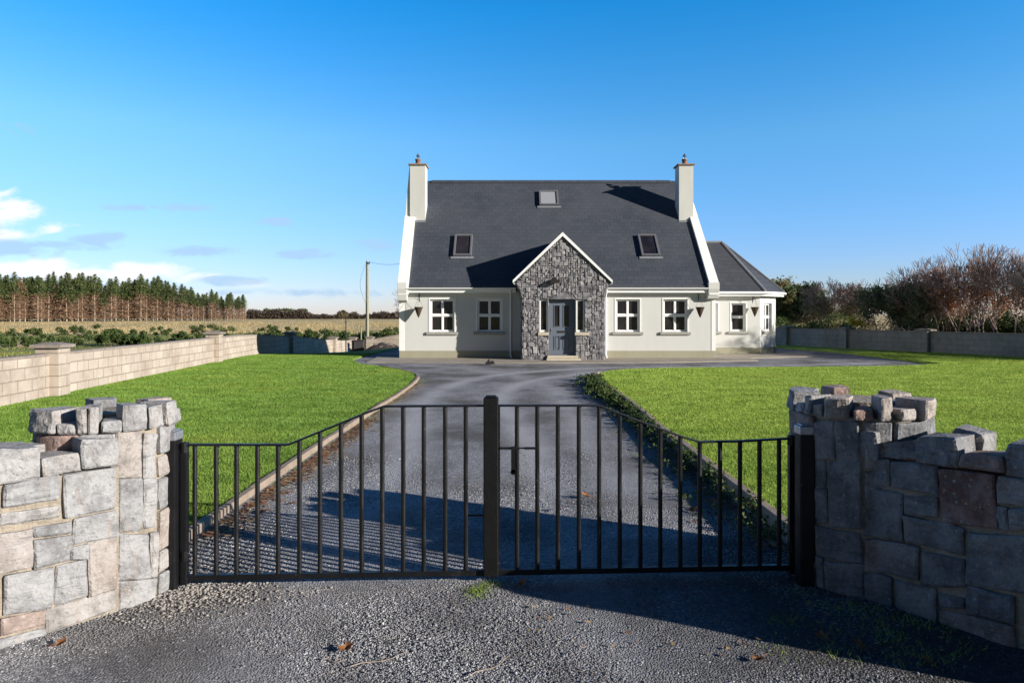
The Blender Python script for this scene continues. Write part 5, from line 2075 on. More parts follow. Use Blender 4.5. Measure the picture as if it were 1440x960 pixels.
# ================================================================ VEGETATION
def leafcloud(centres, n, spread, size, flat=.6, seed=1, up=.3):
    """n little triangles round each of the centres -> verts, faces, tint"""
    r = np.random.RandomState(seed)
    cs = np.asarray(centres, float)
    k = len(cs)
    base = np.repeat(cs, n, 0)
    N = len(base)
    d = r.normal(size=(N, 3)); d /= np.linalg.norm(d, axis=1)[:, None]
    sp = np.repeat(np.asarray(spread, float) * np.ones(k), n)[:, None]
    p = base + d * sp * (r.rand(N, 1) ** .45) * np.array([1, 1, flat])
    s = size * r.uniform(.6, 1.4, (N, 1))
    a = r.normal(size=(N, 3)); a /= np.linalg.norm(a, axis=1)[:, None]
    b = r.normal(size=(N, 3)); b -= (b * a).sum(1)[:, None] * a; b /= np.linalg.norm(b, axis=1)[:, None]
    V = np.stack([p - a * s, p + a * s * .6 + b * s * .7, p + a * s * .2 - b * s * .8], 1)
    ti = np.repeat(r.rand(k), n) * .5 + r.rand(N) * .5
    return V.reshape(-1, 3), np.arange(N * 3).reshape(-1, 3), ti


# ---- spruce plantation
def spruce(seed, H, brown=False, lowgreen=False):
    r = random.Random(seed)
    mbt = MB()
    x, y = 0, 0
    pts = [(0, 0, -.4), (r.uniform(-.1, .1), r.uniform(-.1, .1), H * .5), (r.uniform(-.15, .15), r.uniform(-.15, .15), H * .97)]
    mbt.tube(pts[0], pts[1], .12, .09, 6, False); mbt.tube(pts[1], pts[2], .09, .02, 5, False)
    V = []; T = []
    nrr = np.random.RandomState(seed)
    # green crown, tiers of drooping boughs
    z0 = H * (.08 if lowgreen else r.uniform(.46, .64))
    z = z0
    tris = []; ti = []
    while z < H * 1.0:
        k = (H - z) / (H - z0)
        rad = (.30 + 1.8 * min(1, k * 1.7)) * r.uniform(.75, 1.2)
        nb = 10 if k > .2 else 5
        tt = r.random() * .5
        for i in range(nb):
            a = r.uniform(0, 6.283)
            L = rad * r.uniform(.6, 1.1)
            nseg = 4
            for q in range(nseg):
                s = (q + .6) / nseg
                c = Vector((math.cos(a) * L * s, math.sin(a) * L * s, z + .15 * k - .35 * L * s * s + r.uniform(-.1, .1)))
                w = .30 * (1.15 - .5 * s)
                for _ in range(3):
                    u = Vector((r.gauss(0, 1), r.gauss(0, 1), r.gauss(0, .6))).normalized() * w
                    v = Vector((r.gauss(0, 1), r.gauss(0, 1), r.gauss(-.3, .6))).normalized() * w
                    tris.append((c, c + u, c + v)); ti.append(min(1, tt + .5 * s * r.uniform(.6, 1.1)))
        z += r.uniform(.30, .45)
    # leader
    tris.append((Vector((0, 0, H * .94)), Vector((.12, 0, H * .95)), Vector((0, 0, H * 1.05)))); ti.append(.5)
    tris.append((Vector((0, 0, H * .94)), Vector((-.1, .05, H * .93)), Vector((0, 0, H * 1.04)))); ti.append(.5)
    # dead lower boughs: thin brown sprays
    dt = []; dti = []
    z = H * .06
    while z < z0 + .5:
        for i in range(11):
            a = r.uniform(0, 6.283); L = r.uniform(.6, 1.9)
            e = Vector((math.cos(a) * L, math.sin(a) * L, z + r.uniform(-.2, .45) * L))
            b = Vector((0, 0, z))
            dt.append((b, b + Vector((0, 0, .11)), e)); dti.append(r.random() * .6)
            if r.random() < .8:
                m = b.lerp(e, r.uniform(.4, .9)); w = .3
                dt.append((m, m + Vector((r.uniform(-w, w), r.uniform(-w, w), r.uniform(-w, w))) * 1.6, m + Vector((r.uniform(-w, w), r.uniform(-w, w), r.uniform(-w, w)))))
                dti.append(r.random())
        z += r.uniform(.22, .4)
    return mbt, tris, ti, dt, dti


def trimesh(name, tris, ti, mat, parent):
    V = np.array([tuple(p) for t in tris for p in t]); F_ = np.arange(len(V)).reshape(-1, 3)
    return npmesh(name, V, F_, mat, tint=np.array(ti), parent=parent)


protos = []
for s in range(6):
    H = [15.5, 14.2, 16.3, 15.0, 13.2, 14.6][s]
    t = thing('spruce_tree', '', 'tree')
    mbt, tr, ti, dt, dti = spruce(100 + s, H, lowgreen=(s == 4))
    if s == 5:   # brown larch
        trimesh('crown', tr, ti, M['spruce_brown'], t)
    else:
        trimesh('crown', tr, ti, M['spruce'], t)
    mbt.build('trunk', M['bark_pale'], t)
    trimesh('dead_branches', dt, dti, M['spruce_brown'], t)
    protos.append(t)
used = set()
fx = []
# front edge of the plantation runs from far left to px 350
for row in range(5):
    px = -60 + row * 3
    while px < 346:
        base_y = 452.6
        Y = 205 + 0.12 * max(0, px) + row * 5.5 + rng.uniform(-1.5, 1.5)
        fx.append((px + rng.uniform(-1.5, 1.5), Y, row))
        px += rng.uniform(6.5, 9.5) * (1.0 + .15 * row)
for (px, Y, row) in fx:
    k = rng.choices([0, 1, 2, 3, 4, 5], [5, 5, 4, 5, 1.0 if row == 0 else .3, 1.2])[0]
    src = protos[k]
    o = src if k not in used else copy_tree(src)
    used.add(k)
    x = X_at(px, Y)
    z = TZ(x, Y)
    o.location = (x, Y, z)
    o.rotation_euler = (0, 0, rng.uniform(0, 6.28))
    # the wood dips towards its right hand end
    top = 387 + 3.5 * math.sin(px * .05) + (max(0, px - 180) / 170.0) ** 1.6 * 30
    Hpx = max(18, (454 - top))
    Hm = Hpx / FOC * 215
    base = [15.5, 14.2, 16.3, 15.0, 13.2, 14.6][k]
    s = Hm / 16.0 * rng.choice([.80, .88, .93, .97, 1.0, 1.0, 1.02, 1.04])
    w_ = rng.uniform(1.25, 1.6); o.scale = (s * w_, s * w_, s)
    o['label'] = 'brown needled tree standing among the green conifers of the plantation' if k == 5 else ('conifer green to the ground at the front of the plantation' if k == 4 else 'tall conifer with bare brown lower trunk in the plantation beyond the field')
    o['category'] = 'tree'
    o['group'] = 'brown trees in the plantation' if k == 5 else ('full green conifers in the plantation' if k == 4 else 'conifers of the plantation')
for i, p_ in enumerate(protos):
    if i not in used:
        for c in list(p_.children): bpy.data.objects.remove(c)
        bpy.data.objects.remove(p_)


# ---- shrubs (gorse and others)
def shrub(name, label, cat, loc, w, h, mat, n=16, leaves=110, size=.07, seed=1, group=None, d=None):
    r = np.random.RandomState(seed)
    t = thing(name, label, cat, loc, group)
    d = d or w
    c = np.stack([r.uniform(-.5, .5, n) * w * .8, r.uniform(-.5, .5, n) * d * .8, r.uniform(.15, .85, n) * h], 1)
    c[:, 2] *= 1 - .5 * (np.abs(c[:, 0]) / (w * .5)) ** 2
    sp = r.uniform(.18, .32, n) * min(w * .8, h * 1.1)
    V, F_, ti = leafcloud(c, leaves, sp, size, .8, seed)
    V[:, 2] = np.maximum(V[:, 2], 0)
    npmesh('foliage', V, F_, mat, tint=ti, parent=t)
    mb = MB()
    for k in range(0, n, 2):
        mb.tube((c[k, 0] * .2, c[k, 1] * .2, -.1), tuple(c[k]), .03, .01, 4, False)
    mb.build('stem', M['bark'], t)
    return t


gb = [(30, 457, 90, 4.0, 1.3), (120, 458, 95, 5.0, 1.4), (215, 458, 92, 4.5, 1.2), (300, 459, 96, 4.8, 1.5), (390, 459, 98, 4.5, 1.3), (10, 463, 60, 2.4, 1.0), (52, 462, 62, 3.6, .8), (80, 461, 66, 4.0, .9), (100, 464, 60, 2.0, .8), (150, 462, 63, 3.4, 1.5), (172, 463, 60, 3.0, 1.2), (196, 464, 60, 2.8, 1.1), (228, 464, 62, 3.2, .8), (262, 463, 64, 3.2, 1.2),
      (292, 465, 62, 2.8, 1.0), (320, 466, 60, 3.0, 1.1), (352, 468, 58, 2.6, 1.3), (372, 468, 60, 2.4, 1.2), (397, 467, 60, 2.8, 1.5), (425, 468, 60, 2.6, 1.2), (446, 468, 62, 2.8, 1.5), (466, 469, 60, 2.6, 1.5), (490, 470, 59, 2.6, 1.3), (508, 469, 60, 2.4, 1.2), (526, 470, 58, 2.4, 1.4), (545, 470, 58, 2.6, 1.5), (562, 470, 58, 2.6, 1.6)]
for i, (px, py, Y, w, h) in enumerate(gb):
    x = X_at(px, Y)
    shrub('gorse_bush', 'dark green gorse bush in the row across the field behind the left wall' if Y < 80 else 'low gorse bush out in the rough field, nearer the plantation than the row', 'bush', (x, Y, TZ(x, Y) - .05), w * 1.35, h * 1.1, M['gorse'], 16, 130, .10, 40 + i, 'gorse bushes behind the left wall' if Y < 80 else 'gorse bushes out in the rough field')

def rough_grass(name, label, region, n, h, w, mat, seed):
    r = np.random.RandomState(seed)
    x0, x1, y0, y1 = region
    Y = y0 * (y1 / y0) ** r.rand(n)
    X = (x0 + (x1 - x0) * r.rand(n)) / FOC * Y
    Z = np.array([TZ(a, b) for a, b in zip(X, Y)])
    inside = (X > np.interp(Y, [p[1] for p in LWALL], [p[0] for p in LWALL]) - .3) & (Y < 53)
    k = ~inside & ((np.sin(X * .35 + Y * .11) + np.sin(Y * .5 - X * .13) + r.normal(0, .7, n)) > -.3)
    X, Y, Z = X[k], Y[k], Z[k]; n = len(X)
    a = r.uniform(0, 6.28, n); ww = w * r.uniform(.5, 1.5, n); hh = h * r.uniform(.4, 1.3, n)
    b = np.stack([X, Y, Z - .05], 1); d = np.stack([np.cos(a) * ww, np.sin(a) * ww, np.zeros(n)], 1)
    tip = b + np.stack([r.normal(0, .35, n) * hh, r.normal(0, .35, n) * hh, hh + .05], 1)
    o = npmesh(name, np.stack([b - d, b + d, tip], 1).reshape(-1, 3), np.arange(3 * n).reshape(-1, 3), mat, tint=r.rand(n))
    tag(o, label, 'grass', kind='stuff')


M['straw'] = mat_leaf('straw_grass', [(0, (0.22, 0.15, 0.06)), (0.5, (0.48, 0.36, 0.18)), (1, (0.60, 0.50, 0.28))], .35)
M['pasture'] = mat_leaf('pasture_grass', [(0, (0.08, 0.11, 0.025)), (0.5, (0.20, 0.23, 0.06)), (1, (0.38, 0.32, 0.13))], .35)
rough_grass('rough_grass', 'golden dead grass of the rough field before the plantation', (-820, -110, 100, 205), 80000, .26, .05, M['straw'], 1)
rough_grass('pasture_grass', 'green and tan rough pasture just beyond the left boundary wall', (-1150, -180, 18, 104), 100000, .13, .03, M['pasture'], 2)

# far hedge line and woods on the horizon
def farmass(name, label, px0, px1, Y, top_fn, mat, n, size, seed, base=0.0, depth=8):
    r = np.random.RandomState(seed)
    px = r.uniform(px0, px1, n)
    y = Y + r.uniform(0, depth, n)
    x = (px - 720) / FOC * y
    zb = TZ(0, Y) + base
    tops = np.array([EYE - (top_fn(p) - HOR) / FOC * Y for p in px])
    tops = tops - np.abs(np.sin(px * .9) + np.sin(px * 2.3 + 1)) * .35 * size * 2
    z = zb + (tops - zb) * r.rand(n) ** .8
    V, F_, ti = leafcloud(np.stack([x, y, z], 1), 6, size * 2.6, size * .8, 1.0, seed)
    ti = r.rand(len(ti))
    o = npmesh(name, V, F_, mat, tint=ti)
    tag(o, label, 'hedge', kind='stuff')
    return o


farmass('distant_hedge', 'distant brown and green hedge line on the horizon right of the plantation', 348, 452, 330, lambda p: 437.5 + 1.2 * math.sin(p * .19) + max(0, p - 425) * .3, M['farwood'], 5000, .42, 5)
farmass('distant_hedge', 'distant hedge line on the horizon between the round tree and the house', 452, 600, 330, lambda p: 443.5 - 3 * math.exp(-((p - 497) / 9.) ** 2) - 4 * (p > 525) + 1.2 * math.sin(p * .3), M['farwood'], 4500, .38, 6)
farmass('distant_hedge', 'faraway dark wood on the horizon above the brown hedge', 372, 430, 420, lambda p: 436 + .5 * math.sin(p * .2), M['darkgreen'], 2500, .6, 7)


# ---- deciduous trees
def branchy(seed, H, r0, depth=5, spread=.55, up=.35, leafmat=None, leafn=0, leafsize=.06, trunk_frac=.25, nb=(2, 4), leaf_zone=(.0, 1.0), multi=1, fine=.006, side=.6):
    r = random.Random(seed)
    mb = MB(); tips = []

    def grow(p, d, L, rad, lev):
        nseg = 3
        q = p
        for k in range(nseg):
            d2 = (d + Vector((r.gauss(0, .12), r.gauss(0, .12), r.gauss(0, .06) + up * .10))).normalized()
            e = q + d2 * L / nseg
            ra_, rb = rad * (1 - .22 * k), rad * (1 - .22 * (k + 1))
            mb.tube(q, e, max(fine, ra_), max(fine * .8, rb), 6 if lev == 0 else (4 if lev < 3 else 3), False)
            q, d = e, d2
            if lev > 0 and k < nseg - 1 and lev < depth and r.random() < side:
                sd_ = d.orthogonal().normalized(); sd_.rotate(Quaternion(d, r.uniform(0, 6.28)))
                grow(q, (d + sd_ * spread * 1.4).normalized(), L * r.uniform(.45, .65), rb * .55, lev + 1)
        tips.append((q, lev))
        if lev >= depth: return
        n = r.randint(*nb)
        ph = r.uniform(0, 6.28)
        for i in range(n):
            sd_ = d.orthogonal().normalized(); sd_.rotate(Quaternion(d, ph + 6.283 * i / n + r.uniform(-.4, .4)))
            nd = (d + sd_ * spread * r.uniform(.7, 1.3) + Vector((0, 0, up * .3))).normalized()
            grow(q, nd, L * r.uniform(.62, .85), rad * .34 * r.uniform(.9, 1.3) + rad * .1, lev + 1)
    for m in range(multi):
        a = r.uniform(0, 6.28)
        d0 = Vector((0, 0, 1)) if multi == 1 else Vector((math.cos(a) * .25, math.sin(a) * .25, 1)).normalized()
        grow(Vector((math.cos(a) * .15 * (multi > 1), math.sin(a) * .15 * (multi > 1), -.15)), d0, H * trunk_frac, r0 * (1 if multi == 1 else .7), 0)
    leaves = None
    zs = [t[0].z for t in tips]
    zmax = max(zs)
    s = H / zmax
    mb.v = [(x * s, y * s, z * s) for x, y, z in mb.v]
    if leafn:
        cs = [tuple(t[0] * s) for t in tips if t[1] >= 2 and leaf_zone[0] * H < t[0].z * s < leaf_zone[1] * H]
        r.shuffle(cs)
        leaves = leafcloud(cs, leafn, .32, leafsize, .9, seed)
    return mb, leaves


def tree_proto(name, leafmat, **k):
    t = thing(name, '', 'tree')
    mb, lv = branchy(**k)
    mb.build('trunk', M['bark'], t)
    if lv is not None:
        npmesh('crown', lv[0], lv[1], leafmat, tint=lv[2], parent=t)
    return t


def place(src, first, x, y, s, rz, label, group=None):
    o = src if first else copy_tree(src)
    o.location = (x, y, TZ(x, y) - .05); o.rotation_euler = (0, 0, rz); o.scale = (s, s, s)
    o['label'] = label
    if group: o['group'] = group
    elif 'group' in o: del o['group']
    return o


beeches = [tree_proto('beech_tree', M['beech'], seed=300 + i, H=4.6, r0=.055, depth=5, spread=.42, up=.55, leafn=(4, 2, 3, 2)[i], leafsize=.055, trunk_frac=.22, nb=(2, 3), leaf_zone=(.05, (.75, .55, .65, .6)[i]), multi=2, fine=.007, side=.3) for i in range(4)]
darkb = tree_proto('thicket_tree', M['darkgreen'], seed=320, H=3.6, r0=.06, depth=5, spread=.55, up=.4, leafn=5, leafsize=.06, trunk_frac=.2, nb=(2, 3), leaf_zone=(.05, .85), multi=3, fine=.007)
usedb = set(); used_lab = set()
# row behind the right boundary wall; heights from the skyline of the photograph
row = [(1222, 35, 386, 'd'), (1238, 34, 372, 0), (1250, 33.5, 384, 'd'), (1262, 33, 366, 1), (1276, 32.6, 378, 2), (1288, 32.2, 366, 3), (1302, 31.5, 352, 0), (1316, 31, 360, 1), (1330, 30.5, 356, 2), (1345, 30, 344, 3), (1360, 29.5, 336, 0),
       (1374, 29.2, 350, 1), (1388, 28.6, 356, 2), (1403, 28.2, 352, 3), (1417, 27.6, 348, 1), (1432, 27.2, 338, 0), (1448, 26.6, 350, 2), (1466, 26.2, 345, 3), (1492, 25.6, 335, 1), (1520, 25, 325, 0), (1555, 24, 350, 2), (1600, 23.4, 350, 3), (1650, 22.2, 350, 0)]
row2 = [(1295, 37, 372, 2), (1330, 36.5, 362, 3), (1370, 35, 350, 1), (1410, 34, 358, 0), (1445, 33, 350, 2), (1478, 32, 352, 1)]
pos_words = {}
for i, (px, Y, top, k) in enumerate(row):
    x = X_at(px, Y) + 1.1
    Hm = EYE + (HOR - top) / FOC * Y
    if k == 'd':
        s = Hm / 3.6; src = darkb; first = 'd' not in usedb; usedb.add('d')
        lab = 'dark evergreen scrub tree at the left end of the beech row behind the wall' if 'd' not in used_lab else 'second dark evergreen scrub tree from the left, between two beeches'; used_lab.add('d'); grp = 'dark scrub trees behind the right wall'
    else:
        s = Hm / 4.6; src = beeches[k]; first = k not in usedb; usedb.add(k)
        lab = 'red brown leaved beech tree in the bare topped row behind the shaded block wall'; grp = 'beech trees behind the right wall'
    place(src, first, x, Y, s, rng.uniform(0, 6.28), lab, grp)

# overgrown earth bank the row grows on
mb = MB()
NB = 60
for i in range(NB + 1):
    s_ = i / NB
    px_ = 1206 + s_ * 440
    Y_ = 36.2 - s_ * 12.6
    bx_, by_ = X_at(px_, Y_) + .55, Y_
    dx_, dy_ = .89, .45
    for k, (o_, h_) in enumerate(((0, -.1), (.5, .8), (1.0, 1.3), (1.7, 1.5), (2.5, 1.0), (3.3, -.1))):
        q = noise.noise(Vector((s_ * 22, k * 1.3, 4)))
        e_ = min(1, s_ * 9)
        mb.v.append((bx_ + dx_ * (o_ + .2 * q), by_ + dy_ * (o_ + .2 * q), TZ(bx_, by_) + h_ * e_ * (1 + .35 * q)))
for i in range(NB):
    for k in range(5):
        a = i * 6 + k; mb.face((a, a + 6, a + 7, a + 1))
bank = mb.build('earth_bank', simple('bank_scrub', (.07, .065, .03), .95, .5, 3, 1.0, .08, 9), smooth=True)
bank['kind'] = 'structure'

# understorey along the same row
hd = []
r_ = np.random.RandomState(9)
for i in range(520):
    s = r_.rand()
    px = 1228 + s * 404
    Y = 35.3 - s * 12 + r_.uniform(-.6, .8)
    hd.append((X_at(px, Y) + 1.1, Y, r_.uniform(.9, 2.15) * (.72 + .28 * math.sin(s * 30) ** 2)))
V, F_, ti = leafcloud(hd, 30, .4, .06, .8, 77)
o = npmesh('undergrowth', V, F_, M['gorse'], tint=ti)
tag(o, 'tangled brown undergrowth below the beech row behind the shaded wall', 'undergrowth', kind='stuff')

# trees beyond the right wall, near the house
olive = tree_proto('willow_tree', M['olive'], seed=340, H=5.0, r0=.10, depth=5, spread=.62, up=.25, leafn=6, leafsize=.10, trunk_frac=.2, nb=(2, 4), leaf_zone=(.15, 1.0), multi=2, fine=.008)
place(olive, True, X_at(1118, 52), 52, (EYE + 2.0 + 40 / FOC * 52) / 5.0 * .86, .4, 'round brown green tree just right of the sunroom, behind the wall')
place(olive, False, X_at(1096, 56), 56, .8, 2.4, 'brown green tree half hidden by the sunroom corner')
dk = tree_proto('cypress_tree', M['darkgreen'], seed=350, H=5.0, r0=.09, depth=5, spread=.45, up=.4, leafn=12, leafsize=.10, trunk_frac=.2, nb=(3, 4), leaf_zone=(.05, 1.0), fine=.008)
place(dk, True, X_at(1141, 50), 50, .88, 1.0, 'dark green conifer beside the round brown green tree')
bare = tree_proto('bare_tree', M['olive'], seed=361, H=5.0, r0=.08, depth=6, spread=.45, up=.45, leafn=1, leafsize=.06, trunk_frac=.22, nb=(2, 3), leaf_zone=(.1, .6), multi=2, fine=.010)
place(bare, True, X_at(1163, 50), 50, .74, 0, 'thin bare tree right of the dark conifer')
place(bare, False, X_at(1187, 44), 44, .86, 2, 'bare ivy clad tree above the yellow flowering bush')
place(bare, False, X_at(1203, 46), 46, .82, 4, 'bare tree at the left end of the beech row')
# bare tree left of the house
bt = tree_proto('bare_tree', M['hedgemass'], seed=372, H=7.0, r0=.13, depth=6, spread=.55, up=.35, leafn=0, trunk_frac=.2, nb=(2, 3), fine=.011)
place(bt, True, X_at(560, 66), 66, (67 + 14) / FOC * 66 / 7.0, .6, 'tall bare winter tree half hidden behind the left gable')
# round distant tree
rt = tree_proto('round_tree', M['hedgemass'], seed=380, H=7.0, r0=.2, depth=5, spread=.7, up=.1, leafn=10, leafsize=.28, trunk_frac=.18, nb=(3, 4), leaf_zone=(.12, 1.0), fine=.03)
place(rt, True, X_at(481, 250), 250, .55, 0, 'round dark tree standing alone on the horizon left of the timber pole')

# greenery at the foot of those trees
for i, (px, Y, w, h, mt, lab, nm) in enumerate([
    (1103, 43, 2.4, 1.7, 'gorse', 'low green bush behind the right wall next to the sunroom', 'green_bush'),
    (1128, 43, 2.6, 1.6, 'gorse', 'low green bush behind the wall under the dark conifer', 'green_bush'),
    (1155, 42, 2.6, 1.5, 'gorse', 'low green bush behind the wall, left of the yellow flowers', 'green_bush'),
    (1178, 40, 2.0, 1.7, 'olive', 'brownish bush behind the wall pier, left of the yellow flowers', 'brown_bush'),
    (1217, 39, 2.6, 2.0, 'hedgemass', 'brownish green bush right of the yellow flowering gorse', 'brown_bush'),
    (1188, 41, 2.4, 2.0, 'gorse', 'green bush directly behind the yellow flowering gorse', 'green_bush'),
    (1148, 47, 3.2, 2.4, 'hedgemass', 'brown bramble thicket between the conifer and the bare trees', 'bramble_bush')]):
    x = X_at(px, Y)
    shrub(nm, lab, 'bush', (x, Y, TZ(x, Y)), w, h, M[mt], 18, 150, .06, 70 + i)
x = X_at(1198, 36.5)
yb = shrub('flowering_gorse', 'yellow flowering gorse bush above the right wall', 'bush', (x, 36.5, 0), 1.6, 1.5, M['gorse'], 14, 120, .05, 90)
V, F_, ti = leafcloud([(-.1, -.4, 1.32), (.15, -.45, 1.38), (.0, -.5, 1.22), (.3, -.4, 1.26), (-.25, -.4, 1.40)], 160, .19, .035, .8, 91)
npmesh('flowers', V, F_, M['yellow'], tint=ti, parent=yb)

# weeds along the right kerb
wd = []
r_ = np.random.RandomState(31)
for i in range(620):
    y = 5.0 + 12.8 * r_.rand() ** .9
    x = 2.12 - abs(r_.normal(0, .17)) + (.1 if y > 16 else 0)
    wd.append((x, y, r_.uniform(.01, .17) * (1 if x > 1.9 else .5)))
V, F_, ti = leafcloud(wd, 16, .07, .018, .7, 33)
V[:, 2] = np.maximum(V[:, 2], .003)
o = npmesh('kerb_weeds', V, F_, M['gorse'], tint=ti)
tag(o, 'low dark weeds growing along the right hand kerb of the drive', 'weeds', kind='stuff')
bl = []
r_ = np.random.RandomState(35)
for i in range(150):
    y = 13.0 + 4.9 * r_.rand(); x = 2.12 - abs(r_.normal(0, .22)) + (y > 16.5) * .12
    bl.append((x, y, r_.uniform(.03, .17)))
V, F_, ti = leafcloud(bl, 16, .10, .03, .7, 36)
o = npmesh('kerb_weeds', V, F_, M['gorse'], tint=ti)
tag(o, 'darker clump of weeds at the far end of the right kerb', 'weeds', kind='stuff')


# sparse grass and moss in the drive
def tufts(name, label, pts, n, rad, seed, h=.04):
    r = np.random.RandomState(seed)
    P_ = np.repeat(np.array(pts, float), n, 0)
    N = len(P_)
    P_ = P_ + np.stack([r.normal(0, rad, N), r.normal(0, rad, N)], 1)
    a = r.uniform(0, 6.28, N); w = r.uniform(.0015, .003, N)
    hh = r.uniform(.3, 1, N) * h
    b = np.stack([P_[:, 0], P_[:, 1], np.full(N, .002)], 1)
    d = np.stack([np.cos(a) * w, np.sin(a) * w, np.zeros(N)], 1)
    la = r.uniform(0, 6.28, N)
    tip = b + np.stack([np.cos(la) * hh * .8, np.sin(la) * hh * .8, hh], 1)
    o = npmesh(name, np.stack([b - d, b + d, tip], 1).reshape(-1, 3), np.arange(3 * N).reshape(-1, 3), M['blade'], tint=r.rand(N))
    tag(o, label, 'grass', kind='stuff')


g1 = [tuple(G(px, py)[:2]) for px, py in ((664, 832), (672, 828), (681, 826), (668, 838), (690, 822), (676, 834))]
tufts('grass_tuft', 'small bright green grass tuft in the gravel below the gate centre', g1, 60, .035, 3, .028)
g2 = [tuple(G(rng.uniform(1080, 1400), rng.uniform(815, 930))[:2]) for _ in range(46)]
tufts('verge_grass', 'sparse grass growing in the dark soil below the right stone wall', g2, 26, .05, 4, .04)
g3 = [(-2.36 + rng.gauss(0, .07), rng.uniform(6, 18)) for _ in range(90)]
tufts('verge_grass', 'sparse yellowish grass along the left kerb of the drive', g3, 24, .08, 5, .035)
g4 = [(1.75 + rng.gauss(0, .14), rng.uniform(5.2, 11)) for _ in range(40)]
tufts('verge_grass', 'sparse grass in the gravel beside the right kerb', g4, 22, .07, 6, .035)


# leaf litter
def litter(name, label, pts, mat, seed, size=.018):
    r = np.random.RandomState(seed)
    P_ = np.array(pts, float); N = len(P_)
    a = r.uniform(0, 6.28, N); s = size * r.uniform(.6, 1.5, N)
    V = []
    for k in range(4):
        aa = a + k * 1.57
        rr = s * (1.0 if k % 2 == 0 else .55)
        V.append(np.stack([P_[:, 0] + np.cos(aa) * rr, P_[:, 1] + np.sin(aa) * rr, P_[:, 2] + r.uniform(0, .012, N)], 1))
    V = np.stack(V, 1).reshape(-1, 3)
    o = npmesh(name, V, np.arange(4 * N).reshape(-1, 4), mat, tint=r.rand(N), k=4)
    tag(o, label, 'leaves', kind='stuff')


lit = [(-2.36 + abs(rng.gauss(0, .12)), rng.uniform(5.2, 11) if rng.random() < .8 else rng.uniform(11, 17), .014) for _ in range(1700)]
litter('leaf_litter', 'brown leaf litter drifted against the left kerb', lit, M['litter'], 8, .027)
lit = [(1.98 - abs(rng.gauss(0, .13)), rng.uniform(4.9, 17), .012) for _ in range(1500)]
litter('leaf_litter', 'brown leaf litter drifted against the right kerb', lit, M['litter'], 9, .026)
lit = []
for _ in range(130):
    p = G(rng.uniform(740, 1400), rng.uniform(812, 925)); lit.append((p.x, p.y, .012))
litter('leaf_litter', 'dark leaf litter on the shaded ground inside the entrance', lit, M['litter'], 10, .014)
lit = [(x, y, LZ + .035) for x, y in [(rng.uniform(-8, -2.7), rng.uniform(5, 17)) for _ in range(60)]] + [(x, y, RZ + .035) for x, y in [(rng.uniform(2.3, 13), rng.uniform(5, 20)) for _ in range(110)]]
litter('leaf_litter', 'scattered small fallen leaves lying on the two lawns', lit, M['litter'], 12, .022)


def fallen_leaf(seed):
    r = random.Random(seed)
    mb = MB()
    n = 15
    out = []
    for i in range(n):
        a = 2 * math.pi * i / n
        k = (1.0, .62, .85)[i % 3] * r.uniform(.85, 1.1)
        x, y = math.cos(a) * .045 * k, math.sin(a) * .036 * k
        out.append((x, y, .012 + .5 * abs(x) ** 1.2 + .35 * max(0, y)))
    c = (0, 0, .006)
    for i in range(n):
        a, b = out[i], out[(i + 1) % n]
        mb.poly([c, a, b], r.random())
        mb.poly([(c[0], c[1], c[2] - .001), (b[0], b[1], b[2] - .001), (a[0], a[1], a[2] - .001)], r.random())
    mb.tube((0, -.03, .02), (.01, -.075, .012), .0016, .001, 5)
    return mb.build('fallen_leaf', M['orange_leaf'], None)


lf = [(488, 914, 1.0, 'curled orange leaf on the gravel in front of the left gate leaf'), (86, 907, .9, 'small orange leaf at the foot of the left stone wall'), (1068, 930, .9, 'orange leaf on sunlit gravel just outside the wall shadow'),
      (823, 699, 1.3, 'orange leaf on the drive behind the right gate leaf'), (785, 717, .8, 'small brown leaf left of the orange one behind the right gate leaf'), (1156, 898, 1.0, 'brown leaf on the shaded soil before the right pier'),
      (1001, 708, 1.2, 'brown leaf beside the weeds of the right kerb'), (976, 719, 1.1, 'pale brown leaf near the right kerb behind the gate'), (1305, 932, .8, 'dull leaf at the bottom right edge of the shade'),
      (735, 823, .9, 'dark red leaf just below the gate centre'), (1210, 912, 1.2, 'yellow green leaf on dark soil below the right wall')]
for i, (px, py, s, lab) in enumerate(lf):
    o = fallen_leaf(60 + i)
    p = G(px, py, .01)
    o.location = (p.x, p.y, .012)
    o.rotation_euler = (rng.uniform(-.3, .3), rng.uniform(-.3, .3), rng.uniform(0, 6.28))
    o.scale = (s, s, s)
    tag(o, lab, 'leaf')

tw = [(535, 927, .30, .5, 'pale thin twig lying right of the orange leaf in the foreground'), (690, 937, .26, .75, 'short pale straw on the gravel in the centre foreground'), (470, 928, .12, -.1, 'tiny twig just below the orange leaf')]
for px, py, L, a, lab in tw:
    p = G(px, py, .012)
    mb = MB()
    q = [Vector((-L / 2 + L * k / 6, .012 * math.sin(k * 1.3), .004 * math.cos(k))) for k in range(7)]
    for k in range(6): mb.tube(q[k], q[k + 1], .0028 * (1 - .1 * k), .0028 * (1 - .1 * (k + 1)), 5)
    mb.tube(q[3], q[3] + Vector((.03, .03, .008)), .0015, .001, 4)
    o = mb.build('twig', M['bark_pale']); o.location = p; o.rotation_euler = (0, 0, a)
    tag(o, lab, 'twig')

